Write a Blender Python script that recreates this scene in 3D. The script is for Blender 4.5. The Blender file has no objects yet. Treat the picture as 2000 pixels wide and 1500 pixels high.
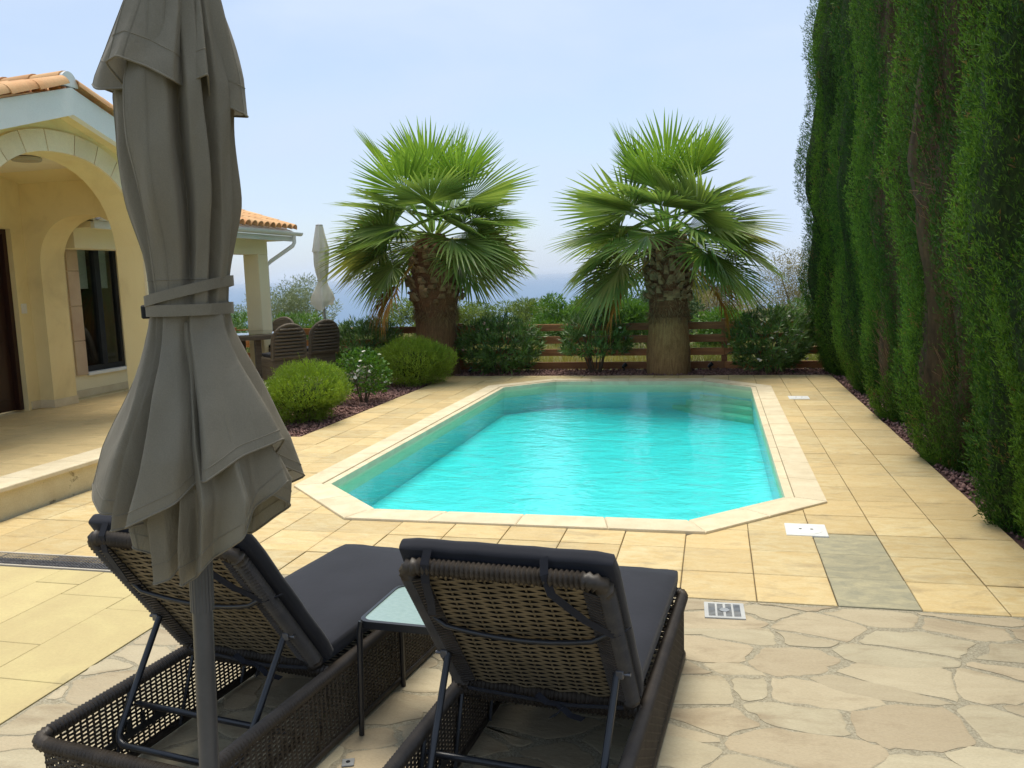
import bpy, bmesh, math
import numpy as np
from mathutils import Vector, Matrix, Euler

R = math.radians
S = bpy.context.scene
COL = S.collection

# ---------------------------------------------------------------- camera
cam_data = bpy.data.cameras.new('camera')
cam_data.sensor_width = 36.0
cam_data.lens = 36.0 * 1636.3 / 2000.0
cam_data.clip_start = 0.05
cam_data.clip_end = 60000.0
cam = bpy.data.objects.new('camera', cam_data)
COL.objects.link(cam)
_p, _y, _r = 0.1276, 0.2396, -0.0321          # pitch down, yaw left, roll
_w = Vector((-math.sin(_y) * math.cos(_p), math.cos(_y) * math.cos(_p), -math.sin(_p)))
_rt = Vector((math.cos(_y), math.sin(_y), 0))
_up = _rt.cross(_w)
_r2 = math.cos(_r) * _rt + math.sin(_r) * _up
_u2 = -math.sin(_r) * _rt + math.cos(_r) * _up
cam.matrix_world = Matrix(((_r2.x, _u2.x, -_w.x, 0.0), (_r2.y, _u2.y, -_w.y, 0.0),
                           (_r2.z, _u2.z, -_w.z, 1.70), (0, 0, 0, 1)))
S.camera = cam

# ---------------------------------------------------------------- world and sun
SUN_AZ, SUN_EL = R(-14), R(72)                 # azimuth from +Y, clockwise seen from above
world = bpy.data.worlds.new('World')
S.world = world
world.use_nodes = True
nt = world.node_tree
for n in list(nt.nodes):
    nt.nodes.remove(n)
wo = nt.nodes.new('ShaderNodeOutputWorld')
bg = nt.nodes.new('ShaderNodeBackground')
sky = nt.nodes.new('ShaderNodeTexSky')
sky.sky_type = 'NISHITA'
sky.sun_disc = False
sky.sun_elevation = SUN_EL
sky.sun_rotation = SUN_AZ
sky.air_density = 1.0
sky.dust_density = 1.2
sky.ozone_density = 1.5
tc = nt.nodes.new('ShaderNodeTexCoord')
mp = nt.nodes.new('ShaderNodeMapping')
mp.inputs['Scale'].default_value = (1.0, 1.0, 2.6)
mp.inputs['Rotation'].default_value = (0.0, R(8), R(25))
nz = nt.nodes.new('ShaderNodeTexNoise')
nz.inputs['Scale'].default_value = 2.8
nz.inputs['Detail'].default_value = 5.0
nz.inputs['Roughness'].default_value = 0.5
nz.inputs['Distortion'].default_value = 0.4
rp = nt.nodes.new('ShaderNodeValToRGB')
rp.color_ramp.elements[0].position = 0.30
rp.color_ramp.elements[0].color = (0.42, 0.42, 0.42, 1)
rp.color_ramp.elements[1].position = 0.62
rp.color_ramp.elements[1].color = (0.96, 0.96, 0.96, 1)
mx = nt.nodes.new('ShaderNodeMix')
mx.data_type = 'RGBA'
mx.inputs['B'].default_value = (4.1, 4.9, 6.15, 1)
nt.links.new(tc.outputs['Generated'], mp.inputs['Vector'])
nt.links.new(mp.outputs['Vector'], nz.inputs['Vector'])
nt.links.new(nz.outputs['Fac'], rp.inputs['Fac'])
nt.links.new(rp.outputs['Color'], mx.inputs['Factor'])
nt.links.new(sky.outputs['Color'], mx.inputs['A'])
nt.links.new(mx.outputs['Result'], bg.inputs['Color'])
bg.inputs['Strength'].default_value = 0.076
nt.links.new(bg.outputs['Background'], wo.inputs['Surface'])

sd = bpy.data.lights.new('sun', 'SUN')
sd.energy = 1.95
sd.angle = R(34)
sd.color = (1.0, 0.93, 0.80)
sun = bpy.data.objects.new('sun', sd)
COL.objects.link(sun)
_sv = Vector((math.sin(SUN_AZ) * math.cos(SUN_EL), math.cos(SUN_AZ) * math.cos(SUN_EL), math.sin(SUN_EL)))
sun.rotation_euler = _sv.to_track_quat('Z', 'Y').to_euler()
sun.location = _sv * 30

S.view_settings.view_transform = 'Standard'
S.view_settings.look = 'None'
S.view_settings.exposure = 1.12
S.view_settings.gamma = 1.0
S.view_settings.use_curve_mapping = False
S.render.engine = 'CYCLES'
S.cycles.use_denoising = True
S.cycles.max_bounces = 8
S.cycles.transparent_max_bounces = 16
S.cycles.sample_clamp_indirect = 8.0

# ---------------------------------------------------------------- materials
MATS = {}


def _new(name):
    m = bpy.data.materials.new(name)
    m.use_nodes = True
    t = m.node_tree
    return m, t, t.nodes['Principled BSDF'], t.nodes, t.links


def _coord(N, L, world_space, scale):
    if world_space:
        g = N.new('ShaderNodeNewGeometry')
        out = g.outputs['Position']
    else:
        c = N.new('ShaderNodeTexCoord')
        out = c.outputs['Object']
    m = N.new('ShaderNodeMapping')
    m.inputs['Scale'].default_value = scale
    L.new(out, m.inputs['Vector'])
    return m.outputs['Vector']


def _noise(N, L, vec, scale, detail=4, rough=0.6, dist=0.0):
    n = N.new('ShaderNodeTexNoise')
    n.inputs['Scale'].default_value = scale
    n.inputs['Detail'].default_value = detail
    n.inputs['Roughness'].default_value = rough
    n.inputs['Distortion'].default_value = dist
    L.new(vec, n.inputs['Vector'])
    return n.outputs['Fac']


def _mixc(N, L, fac, a, b, mode='MIX'):
    m = N.new('ShaderNodeMix')
    m.data_type = 'RGBA'
    m.blend_type = mode
    for key, v in (('Factor', fac), ('A', a), ('B', b)):
        if isinstance(v, (int, float)):
            m.inputs[key].default_value = v
        elif isinstance(v, tuple):
            m.inputs[key].default_value = v + (1,) if len(v) == 3 else v
        else:
            L.new(v, m.inputs[key])
    return m.outputs['Result']


def _ramp(N, L, fac, p0, p1):
    r = N.new('ShaderNodeMapRange')
    r.inputs['From Min'].default_value = p0
    r.inputs['From Max'].default_value = p1
    L.new(fac, r.inputs['Value'])
    return r.outputs['Result']


def mat(name, c1, c2=None, rough=0.75, scale=6.0, stretch=(1, 1, 1), ws=True, rnd=0.0, c3=None,
        fine=0.12, fine_scale=60.0, bump=0.0, bump_scale=50.0, spec=0.3, metal=0.0, stain=None,
        lo=0.35, hi=0.65, dist=0.0, sheen=0.0):
    """Procedural surface: two-tone large noise, fine grain, optional stains, per-object shift and bump."""
    if name in MATS:
        return MATS[name]
    m, t, b, N, L = _new(name)
    v = _coord(N, L, ws, stretch)
    c2 = c2 or tuple(x * 0.82 for x in c1)
    col = _mixc(N, L, _ramp(N, L, _noise(N, L, v, scale, 4, 0.6, dist), lo, hi), c1, c2)
    if c3:
        oi = N.new('ShaderNodeObjectInfo')
        col = _mixc(N, L, _ramp(N, L, oi.outputs['Random'], 0.0, 1.0), col, _mixc(N, L, 0.6, col, c3))
    if rnd:
        oi = N.new('ShaderNodeObjectInfo')
        mr = N.new('ShaderNodeMapRange')
        mr.inputs['To Min'].default_value = 1 - rnd
        mr.inputs['To Max'].default_value = 1 + rnd
        ml = N.new('ShaderNodeMath')
        ml.operation = 'FRACT'
        mu = N.new('ShaderNodeMath')
        mu.operation = 'MULTIPLY'
        mu.inputs[1].default_value = 7.31
        L.new(oi.outputs['Random'], mu.inputs[0])
        L.new(mu.outputs[0], ml.inputs[0])
        L.new(ml.outputs[0], mr.inputs['Value'])
        cb = N.new('ShaderNodeCombineColor')
        for k in ('Red', 'Green', 'Blue'):
            L.new(mr.outputs['Result'], cb.inputs[k])
        col = _mixc(N, L, 1.0, col, cb.outputs['Color'], 'MULTIPLY')
    if stain:
        sc, ssc, lo_, hi_ = stain
        col = _mixc(N, L, _ramp(N, L, _noise(N, L, v, ssc, 6, 0.65, 0.6), lo_, hi_), col, sc)
    if fine:
        g = _ramp(N, L, _noise(N, L, v, fine_scale, 3, 0.7), 0.3, 0.7)
        col = _mixc(N, L, g, _mixc(N, L, 1.0, col, (1 - fine,) * 3, 'MULTIPLY'), col)
    L.new(col, b.inputs['Base Color'])
    b.inputs['Roughness'].default_value = rough
    b.inputs['Specular IOR Level'].default_value = spec
    b.inputs['Metallic'].default_value = metal
    if sheen:
        b.inputs['Sheen Weight'].default_value = sheen
    if bump:
        bp = N.new('ShaderNodeBump')
        bp.inputs['Strength'].default_value = bump
        bp.inputs['Distance'].default_value = 0.01
        L.new(_noise(N, L, v, bump_scale, 6, 0.65, 0.2), bp.inputs['Height'])
        L.new(bp.outputs['Normal'], b.inputs['Normal'])
    MATS[name] = m
    return m


def leaf_mat(name, c1, c2, c3=None, rough=0.5, trans=0.35, spec=0.35):
    """Leaf: colour runs c1..c2 by the mesh's own tint attribute; c3 marks the few dry leaves."""
    if name in MATS:
        return MATS[name]
    m, t, b, N, L = _new(name)
    a = N.new('ShaderNodeAttribute')
    a.attribute_name = 'tint'
    col = _mixc(N, L, a.outputs['Fac'], c1, c2)
    if c3:
        col = _mixc(N, L, _ramp(N, L, a.outputs['Fac'], 0.955, 0.985), col, c3)
    L.new(col, b.inputs['Base Color'])
    b.inputs['Roughness'].default_value = rough
    b.inputs['Specular IOR Level'].default_value = spec
    tr = N.new('ShaderNodeBsdfTranslucent')
    tc_ = _mixc(N, L, 1.0, col, (1.25, 1.25, 0.7), 'MULTIPLY')
    L.new(tc_, tr.inputs['Color'])
    ms = N.new('ShaderNodeMixShader')
    ms.inputs['Fac'].default_value = trans
    L.new(b.outputs['BSDF'], ms.inputs[1])
    L.new(tr.outputs['BSDF'], ms.inputs[2])
    L.new(ms.outputs['Shader'], N['Material Output'].inputs['Surface'])
    MATS[name] = m
    return m


def cloth_mat(name, c1, c2, trans=0.25):
    """Canvas: uneven tone, fine weave and soft creases; some light comes through."""
    m, t, b, N, L = _new(name)
    v = _coord(N, L, False, (1, 1, 0.45))
    col = _mixc(N, L, _ramp(N, L, _noise(N, L, v, 7, 4), 0.3, 0.7), c1, c2)
    v2 = _coord(N, L, False, (1, 1, 1))
    col = _mixc(N, L, _ramp(N, L, _noise(N, L, v2, 420, 2, 0.6), 0.3, 0.7), _mixc(N, L, 1.0, col, (0.86, 0.86, 0.86), 'MULTIPLY'), col)
    L.new(col, b.inputs['Base Color'])
    b.inputs['Roughness'].default_value = 0.7
    b.inputs['Specular IOR Level'].default_value = 0.3
    b.inputs['Sheen Weight'].default_value = 0.12
    bp = N.new('ShaderNodeBump')
    bp.inputs['Strength'].default_value = 0.55
    bp.inputs['Distance'].default_value = 0.012
    n1 = _noise(N, L, v, 13, 5, 0.55, 1.2)
    L.new(n1, bp.inputs['Height'])
    b2 = N.new('ShaderNodeBump')
    b2.inputs['Strength'].default_value = 0.25
    b2.inputs['Distance'].default_value = 0.001
    L.new(_noise(N, L, v2, 600, 2, 0.6), b2.inputs['Height'])
    L.new(bp.outputs['Normal'], b2.inputs['Normal'])
    L.new(b2.outputs['Normal'], b.inputs['Normal'])
    tr = N.new('ShaderNodeBsdfTranslucent')
    L.new(col, tr.inputs['Color'])
    L.new(bp.outputs['Normal'], tr.inputs['Normal'])
    ms = N.new('ShaderNodeMixShader')
    ms.inputs['Fac'].default_value = trans
    L.new(b.outputs['BSDF'], ms.inputs[1])
    L.new(tr.outputs['BSDF'], ms.inputs[2])
    L.new(ms.outputs['Shader'], N['Material Output'].inputs['Surface'])
    return m


# ---------------------------------------------------------------- mesh building
class MB:
    """Collects shapes; build() links them as one mesh object."""

    def __init__(self):
        self.v, self.f, self.n = [], [], 0

    def add(self, verts, faces, M=None):
        vs = np.asarray(verts, float).reshape(-1, 3)
        if M is not None:
            A = np.array(M)
            vs = vs @ A[:3, :3].T + A[:3, 3]
        self.v.append(vs)
        self.f.extend([tuple(i + self.n for i in f) for f in faces])
        self.n += len(vs)
        return self

    def box(self, x0, x1, y0, y1, z0, z1, M=None):
        v = [(x, y, z) for z in (z0, z1) for y in (y0, y1) for x in (x0, x1)]
        f = [(0, 2, 3, 1), (4, 5, 7, 6), (0, 1, 5, 4), (2, 6, 7, 3), (0, 4, 6, 2), (1, 3, 7, 5)]
        return self.add(v, f, M)

    def bbox(self, x0, x1, y0, y1, z0, z1, b=0.005, M=None, seg=1):
        bm = bmesh.new()
        bmesh.ops.create_cube(bm, size=1)
        for v in bm.verts:
            v.co = Vector(((x0 + x1) / 2 + v.co.x * (x1 - x0), (y0 + y1) / 2 + v.co.y * (y1 - y0),
                           (z0 + z1) / 2 + v.co.z * (z1 - z0)))
        bmesh.ops.bevel(bm, geom=bm.edges[:], offset=b, segments=seg, profile=0.5, affect='EDGES')
        bm.verts.index_update()
        self.add([v.co[:] for v in bm.verts], [tuple(v.index for v in f.verts) for f in bm.faces], M)
        bm.free()
        return self

    def grid(self, P, cu=False, cv=False, M=None):
        P = np.asarray(P, float)
        nu, nv = P.shape[:2]
        f = []
        for i in range(nu if cu else nu - 1):
            for j in range(nv if cv else nv - 1):
                a, b_ = i, (i + 1) % nu
                c, d = j, (j + 1) % nv
                f.append((a * nv + c, b_ * nv + c, b_ * nv + d, a * nv + d))
        return self.add(P.reshape(-1, 3), f, M)

    def tube(self, path, rad, n=8, cap=True, M=None, squash=1.0):
        path = [Vector(p) for p in path]
        k = len(path)
        rad = [rad] * k if isinstance(rad, (int, float)) else list(rad)
        rows = []
        tan0 = (path[1] - path[0]).normalized()
        ref = Vector((0, 0, 1)) if abs(tan0.z) < 0.9 else Vector((1, 0, 0))
        for i in range(k):
            t = (path[min(i + 1, k - 1)] - path[max(i - 1, 0)]).normalized()
            s = t.cross(ref)
            s = s.normalized() if s.length > 1e-6 else Vector((1, 0, 0))
            u = s.cross(t).normalized()
            ref = u
            rows.append([path[i] + (s * math.cos(2 * math.pi * j / n) + u * squash * math.sin(2 * math.pi * j / n)) * rad[i]
                         for j in range(n)])
        base = self.n
        self.grid([[p[:] for p in r] for r in rows], cv=True, M=M)
        if cap:
            self.f.append(tuple(base + j for j in reversed(range(n))))
            self.f.append(tuple(base + (k - 1) * n + j for j in range(n)))
        return self

    def prism(self, poly, z0, z1, M=None, inset=0.0, drop=0.0):
        """Upright prism of a counter-clockwise polygon; inset/drop chamfer the top edge."""
        p = np.asarray(poly, float)
        n = len(p)
        c = p.mean(0)
        rows = [np.c_[p, np.full(n, z0)]]
        if inset:
            d = c - p
            ln = np.linalg.norm(d, axis=1, keepdims=True)
            rows += [np.c_[p, np.full(n, z1 - drop)], np.c_[p + d / ln * inset, np.full(n, z1)]]
        else:
            rows += [np.c_[p, np.full(n, z1)]]
        base = self.n
        self.grid(np.array(rows), cv=True, M=M)
        k = len(rows)
        # rows run bottom to top: flip so that normals face outwards is left to recalc
        self.f.append(tuple(base + j for j in reversed(range(n))))
        self.f.append(tuple(base + (k - 1) * n + j for j in range(n)))
        return self

    def lathe(self, prof, n=24, M=None):
        P = [[(r * math.cos(2 * math.pi * j / n), r * math.sin(2 * math.pi * j / n), z) for j in range(n)] for r, z in prof]
        base = self.n
        self.grid(P, cv=True, M=M)
        self.f.append(tuple(base + j for j in reversed(range(n))))
        self.f.append(tuple(base + (len(prof) - 1) * n + j for j in range(n)))
        return self

    def mesh(self, name, m, smooth=None, fix=True):
        me = bpy.data.meshes.new(name)
        me.from_pydata(np.concatenate(self.v).tolist(), [], self.f)
        if fix:
            bm = bmesh.new()
            bm.from_mesh(me)
            bmesh.ops.recalc_face_normals(bm, faces=bm.faces)
            bm.to_mesh(me)
            bm.free()
        if smooth is not None:
            me.shade_smooth()
            me.set_sharp_from_angle(angle=R(smooth))
        me.materials.append(m)
        return me

    def build(self, name, m, parent=None, smooth=None, fix=True):
        return put(name, self.mesh(name, m, smooth, fix), parent)


def put(name, me, parent=None, loc=None, rot=None):
    o = bpy.data.objects.new(name, me)
    COL.objects.link(o)
    if parent is not None:
        o.parent = parent
        if parent.get('_world'):
            o.matrix_parent_inverse = Matrix.Translation(-Vector(parent.location))
    if loc is not None:
        o.location = loc
    if rot is not None:
        o.rotation_euler = rot
    return o


def np_mesh(name, verts, faces, m, tint=None, smooth=False):
    """Mesh from numpy arrays with equal-sized faces; tint is a float per vertex."""
    verts = np.ascontiguousarray(verts, np.float32)
    faces = np.ascontiguousarray(faces, np.int32)
    me = bpy.data.meshes.new(name)
    k = faces.shape[1]
    me.vertices.add(len(verts))
    me.vertices.foreach_set('co', verts.ravel())
    me.loops.add(faces.size)
    me.loops.foreach_set('vertex_index', faces.ravel())
    me.polygons.add(len(faces))
    me.polygons.foreach_set('loop_start', np.arange(0, faces.size, k, dtype=np.int32))
    me.polygons.foreach_set('loop_total', np.full(len(faces), k, np.int32))
    if smooth:
        me.polygons.foreach_set('use_smooth', np.ones(len(faces), bool))
    if tint is not None:
        at = me.attributes.new('tint', 'FLOAT', 'POINT')
        at.data.foreach_set('value', np.ascontiguousarray(tint, np.float32))
    me.materials.append(m)
    me.update()
    me.validate()
    return me


def thing(name, label, cat, loc=(0, 0, 0), rotz=0.0, group=None, world=False):
    o = bpy.data.objects.new(name, None)
    COL.objects.link(o)
    o.location = loc
    o.rotation_euler = (0, 0, rotz)
    o.empty_display_size = 0.1
    o['label'] = label
    o['category'] = cat
    if group:
        o['group'] = group
    if world:
        o['_world'] = True
    return o


def structure(o, kind='structure'):
    o['kind'] = kind
    return o


def copy_tree(root, loc, rotz, label, scale=None):
    r = root.copy()
    COL.objects.link(r)
    r.location = loc
    r.rotation_euler = (0, 0, rotz)
    r['label'] = label
    if scale:
        r.scale = scale
    for ch in list(root.children):
        c = ch.copy()
        COL.objects.link(c)
        c.parent = r
        for g in list(ch.children):
            d = g.copy()
            COL.objects.link(d)
            d.parent = c
    return r


def unit(a):
    return a / np.maximum(np.linalg.norm(a, axis=-1, keepdims=True), 1e-9)


def leaf_quads(pos, d, ln, wd, rng, side=None, mid=0.45, curl=0.0):
    """One diamond per leaf from pos along d; returns verts, faces."""
    n = len(pos)
    d = unit(d)
    if side is None:
        side = rng.normal(size=(n, 3))
    side = unit(np.cross(d, side))
    ln = np.broadcast_to(np.asarray(ln, float).reshape(-1, 1), (n, 1))
    wd = np.broadcast_to(np.asarray(wd, float).reshape(-1, 1), (n, 1))
    nrm = np.cross(side, d)
    m = pos + d * ln * mid + nrm * ln * curl
    v = np.stack([pos, m + side * wd * 0.5, pos + d * ln, m - side * wd * 0.5], 1).reshape(-1, 3)
    f = np.arange(4 * n).reshape(n, 4)
    return v, f

# ================================================================ SETTING
M_soil = mat('dry_field', (0.20, 0.18, 0.075), (0.12, 0.13, 0.045), rough=0.95, scale=0.7, fine=0.5, fine_scale=9, bump=0.6, bump_scale=6)
M_lava = mat('lava_base', (0.18, 0.095, 0.078), (0.10, 0.056, 0.048), rough=0.95, scale=9, fine=0.5, fine_scale=90, bump=0.8, bump_scale=60)
M_grout = mat('tile_grout', (0.19, 0.14, 0.075), (0.13, 0.10, 0.06), rough=0.95, scale=5, fine=0.3, fine_scale=120)
M_tile = mat('deck_tile', (0.56, 0.40, 0.17), (0.66, 0.55, 0.305), rough=0.62, scale=5.0, stretch=(1, 2.2, 1), rnd=0.11,
             c3=(0.60, 0.43, 0.19), fine=0.15, fine_scale=45, bump=1.0, bump_scale=9, stain=((0.34, 0.255, 0.14), 2.6, 0.54, 0.84), dist=1.4, spec=0.35, lo=0.3, hi=0.7)
M_tile_grey = mat('weathered_tile', (0.44, 0.39, 0.24), (0.31, 0.29, 0.195), rough=0.7, scale=7, stretch=(1, 1.8, 1), rnd=0.10,
                  fine=0.16, fine_scale=50, bump=0.4, bump_scale=14, dist=0.8)
M_coping = mat('coping_stone', (0.74, 0.64, 0.44), (0.66, 0.55, 0.36), rough=0.7, scale=6, rnd=0.05, fine=0.10, fine_scale=70,
               bump=0.3, bump_scale=30, stain=((0.55, 0.44, 0.27), 3.0, 0.58, 0.85))
M_flag = mat('flagstone', (0.50, 0.44, 0.295), (0.42, 0.36, 0.235), rough=0.72, scale=2.6, stretch=(1, 2.5, 1), rnd=0.10,
             c3=(0.42, 0.32, 0.20), fine=0.18, fine_scale=75, bump=0.6, bump_scale=16, stain=((0.27, 0.20, 0.12), 2.0, 0.52, 0.78), dist=1.2, lo=0.3, hi=0.7)
M_peb = mat('pebble_grout', (0.56, 0.50, 0.355), (0.40, 0.345, 0.235), rough=0.95, scale=70, fine=0.45, fine_scale=160, bump=1.0, bump_scale=110)
M_pave = mat('stamped_paver', (0.55, 0.455, 0.215), (0.49, 0.39, 0.19), rough=0.72, scale=2.4, rnd=0.05, fine=0.10, fine_scale=60,
             bump=0.3, bump_scale=12, stain=((0.33, 0.27, 0.14), 2.3, 0.62, 0.80), dist=0.5)
M_terr = mat('terrace_tile', (0.66, 0.50, 0.25), (0.58, 0.44, 0.22), rough=0.6, scale=3, stretch=(1, 2, 1), rnd=0.06, fine=0.12,
             fine_scale=50, bump=0.7, bump_scale=10, dist=1.1, stain=((0.36, 0.26, 0.13), 2.4, 0.56, 0.86))
M_riser = mat('stained_plaster', (0.74, 0.64, 0.40), (0.66, 0.55, 0.32), rough=0.9, scale=4, fine=0.15, fine_scale=80, bump=0.4,
              bump_scale=30, stain=((0.27, 0.22, 0.12), 6.0, 0.60, 0.66))
M_slab = mat('pale_concrete', (0.56, 0.50, 0.40), (0.48, 0.43, 0.34), rough=0.85, scale=4, fine=0.15)
M_white = mat('white_plastic', (0.78, 0.78, 0.74), (0.70, 0.70, 0.66), rough=0.45, scale=9, fine=0.05)
M_dark = mat('dark_void', (0.02, 0.02, 0.022), (0.012, 0.012, 0.014), rough=0.9, fine=0)
M_steel = mat('grate_metal', (0.20, 0.20, 0.21), (0.12, 0.12, 0.13), rough=0.45, metal=0.7, scale=20)

rng = np.random.default_rng(7)

# ---- ground sheet beyond the garden, and the sea
g = MB()


def hfield(x, y):
    h = -0.06 - 0.03 * np.clip(y - 15.5, 0, 45) - 0.22 * np.clip(y - 60, 0, 400)
    return h + 0.10 * np.sin(x * 0.55 + y * 0.3) * np.clip((y - 16) / 10, 0, 1) + 0.35 * np.sin(x * 0.11 + 1.3) * np.clip((y - 25) / 20, 0, 1)


ys = np.concatenate([np.linspace(15.06, 40, 26), np.linspace(44, 360, 40)])
xs = np.concatenate([np.linspace(-400, -45, 18), np.linspace(-40, 40, 61), np.linspace(45, 400, 18)])
X, Y = np.meshgrid(xs, ys, indexing='ij')
g.grid(np.stack([X, Y, hfield(X, Y)], -1))
for (x0, x1, y0, y1) in ((3.3, 400, -60, 15.06), (-400, -9.0, -60, 15.06), (-9.0, 3.3, -60, 0.2)):
    g.add([(x0, y0, -0.06), (x1, y0, -0.06), (x1, y1, -0.06), (x0, y1, -0.06)], [(0, 1, 2, 3)])
structure(g.build('ground', M_soil))

m_sea, _t, _b, _N, _L = _new('sea_water')
_b.inputs['Base Color'].default_value = (0.05, 0.13, 0.24, 1)
_b.inputs['Roughness'].default_value = 0.38
_bp = _N.new('ShaderNodeBump')
_bp.inputs['Strength'].default_value = 0.4
_L.new(_noise(_N, _L, _coord(_N, _L, True, (1, 1, 1)), 0.05, 4), _bp.inputs['Height'])
_L.new(_bp.outputs['Normal'], _b.inputs['Normal'])
sea = MB()
sea.add([(-30000, 150, -42), (30000, 150, -42), (30000, 30000, -42), (-30000, 30000, -42)], [(0, 1, 2, 3)])
structure(sea.build('sea', m_sea))

# ---- the hazy air over the sea
m_haze, _t, _b, _N, _L = _new('sea_haze')
_N.remove(_b)
_pv = _N.new('ShaderNodeVolumePrincipled')
_pv.inputs['Color'].default_value = (0.74, 0.85, 1.0, 1)
_pv.inputs['Density'].default_value = 1.2e-4
_pv.inputs['Anisotropy'].default_value = 0.2
_L.new(_pv.outputs['Volume'], _N['Material Output'].inputs['Volume'])
hz = MB().box(-31000, 31000, -500, 31000, -69.5, 12.0)
hz = hz.build('haze', m_haze)
structure(hz, 'stuff')
hz['label'] = 'pale haze hanging over the sea to the horizon'
hz['category'] = 'haze'

# ---- pool outline
PX0, PX1, PY0, PY1, CH = -3.45, 0.79, 5.41, 13.42, 0.85


def octagon(off):
    """Pool outline moved inwards by off, counter-clockwise from the near left."""
    k = CH - off * (2 - math.sqrt(2)) + 0.0
    x0, x1, y0, y1 = PX0 + off, PX1 - off, PY0 + off, PY1 - off
    return np.array([(x0 + k, y0), (x1 - k, y0), (x1, y0 + k), (x1, y1 - k), (x1 - k, y1), (x0 + k, y1), (x0, y1 - k), (x0, y0 + k)])


# ---- pool deck: grout base and single tiles
TW, TD = 0.3935, 0.4082
TX0, TY0 = -0.183, 4.309
deck = MB()
zb, zt = -0.30, -0.012
for b in ((-5.2, 1.78, 4.31, 5.45), (-5.2, -3.42, 5.45, 8.35), (-4.5, -3.42, 8.35, 13.38), (0.76, 1.78, 5.45, 13.38), (-5.9, 1.78, 13.38, 13.95)):
    deck.box(b[0], b[1], b[2], b[3], zb, zt)
oc = octagon(0.04)
for i, (cx, cy) in ((7, (-3.42, 5.45)), (1, (0.76, 5.45)), (3, (0.76, 13.38)), (5, (-3.42, 13.38))):
    a, b = oc[i], oc[(i + 1) % 8]
    tri = np.array([a, b, (cx, cy)])
    if np.cross(tri[1] - tri[0], tri[2] - tri[0]) < 0:
        tri = tri[::-1]
    deck.prism(tri, zb, zt)
deck = structure(deck.build('pool_deck', M_grout))


def clip(poly, p, nrm):
    """Keep the side of the line through p where (q-p).nrm >= 0."""
    out = []
    for i in range(len(poly)):
        a, b = poly[i], poly[(i + 1) % len(poly)]
        da, db = np.dot(a - p, nrm), np.dot(b - p, nrm)
        if da >= 0:
            out.append(a)
        if da * db < 0:
            out.append(a + (b - a) * (da / (da - db)))
    return out


tile_me = MB().prism([(0.003, 0.003), (TW - 0.003, 0.003), (TW - 0.003, TD - 0.003), (0.003, TD - 0.003)], -0.02, 0.0,
                     inset=0.006, drop=0.003).mesh('tile', M_tile)
oct_o = octagon(0.06)


def in_rect(cx, cy):
    if 4.3 <= cy <= 8.35:
        return -5.2 < cx < 1.79
    if 8.35 < cy <= 13.3:
        return -4.5 < cx < 1.79
    return -5.9 < cx < 1.79


tiles = []
for i in range(-15, 5):
    for j in range(0, 24):
        x, y = TX0 + i * TW, TY0 + j * TD
        poly = [np.array(q) for q in ((x, y), (x + TW, y), (x + TW, y + TD), (x, y + TD))]
        full = True
        # region limits
        for (p, nrm) in (((-5.195, 0), (1, 0)), ((1.785, 0), (-1, 0)), ((0, 13.95), (0, -1))):
            if y + TD > 13.3 and nrm == (1, 0):
                p = (-5.9, 0)
            elif y + TD / 2 > 8.35 and nrm == (1, 0):
                p = (-4.5, 0)
            q = clip(poly, np.array(p), np.array(nrm))
            if len(q) < 3:
                poly = []
                break
            if any(np.dot(a - np.array(p), nrm) < -1e-6 for a in poly):
                full = False
            poly = q
        if not poly:
            continue
        # against the pool: keep what is outside the edge it crosses
        inside = True
        best, bd = None, 1e9
        c = np.mean(poly, axis=0)
        for k in range(8):
            a, b = oct_o[k], oct_o[(k + 1) % 8]
            d = b - a
            nrm = np.array((d[1], -d[0])) / np.linalg.norm(d)      # outward
            s = max(np.dot(q - a, nrm) for q in poly)
            if s <= 0.004:
                continue
            inside = False
            sc = -np.dot(c - a, nrm)
            if sc < bd:
                bd, best = sc, (a, nrm)
        if inside:
            continue
        hit = all(min(np.dot(q - oct_o[k], np.array(((oct_o[(k + 1) % 8] - oct_o[k])[1], -(oct_o[(k + 1) % 8] - oct_o[k])[0]))) for q in poly) < 0 for k in range(8))
        if hit:
            q = clip(poly, best[0], best[1])
            if len(q) < 3:
                continue
            if len(q) != 4 or any(np.linalg.norm(u - w) > 1e-6 for u, w in zip(q, poly)):
                full = False
            poly = q
        area = 0.5 * abs(sum(np.cross(poly[k] - poly[0], poly[(k + 1) % len(poly)] - poly[0]) for k in range(len(poly))))
        if area < 0.004:
            continue
        tiles.append((math.hypot(c[0], c[1]), i, j, x, y, poly, full))
tiles.sort(key=lambda t: t[0])
rest = MB()
for k, (d, i, j, x, y, poly, full) in enumerate(tiles):
    dz = rng.uniform(-0.002, 0.002)
    grey = i == 2 and j in (0, 1, 2)
    if k < 300 or grey:
        if full:
            o = put('tile', tile_me, deck, loc=(x, y, dz), rot=(rng.normal() * 0.002, rng.normal() * 0.002, rng.normal() * 0.0015))
        else:
            pc = np.mean(poly, axis=0)
            pl = [pc + (q - pc) * 0.985 for q in poly]
            o = MB().prism(pl, -0.02, dz, inset=0.004, drop=0.003).build('tile', M_tile, deck)
        if grey:
            o.data = o.data.copy()
            o.data.materials[0] = M_tile_grey
    else:
        pc = np.mean(poly, axis=0)
        rest.prism([pc + (q - pc) * 0.985 for q in poly], -0.02, dz, inset=0.004, drop=0.003)
if rest.n:
    structure(rest.build('distant_tiles', M_tile, deck), 'stuff')

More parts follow.
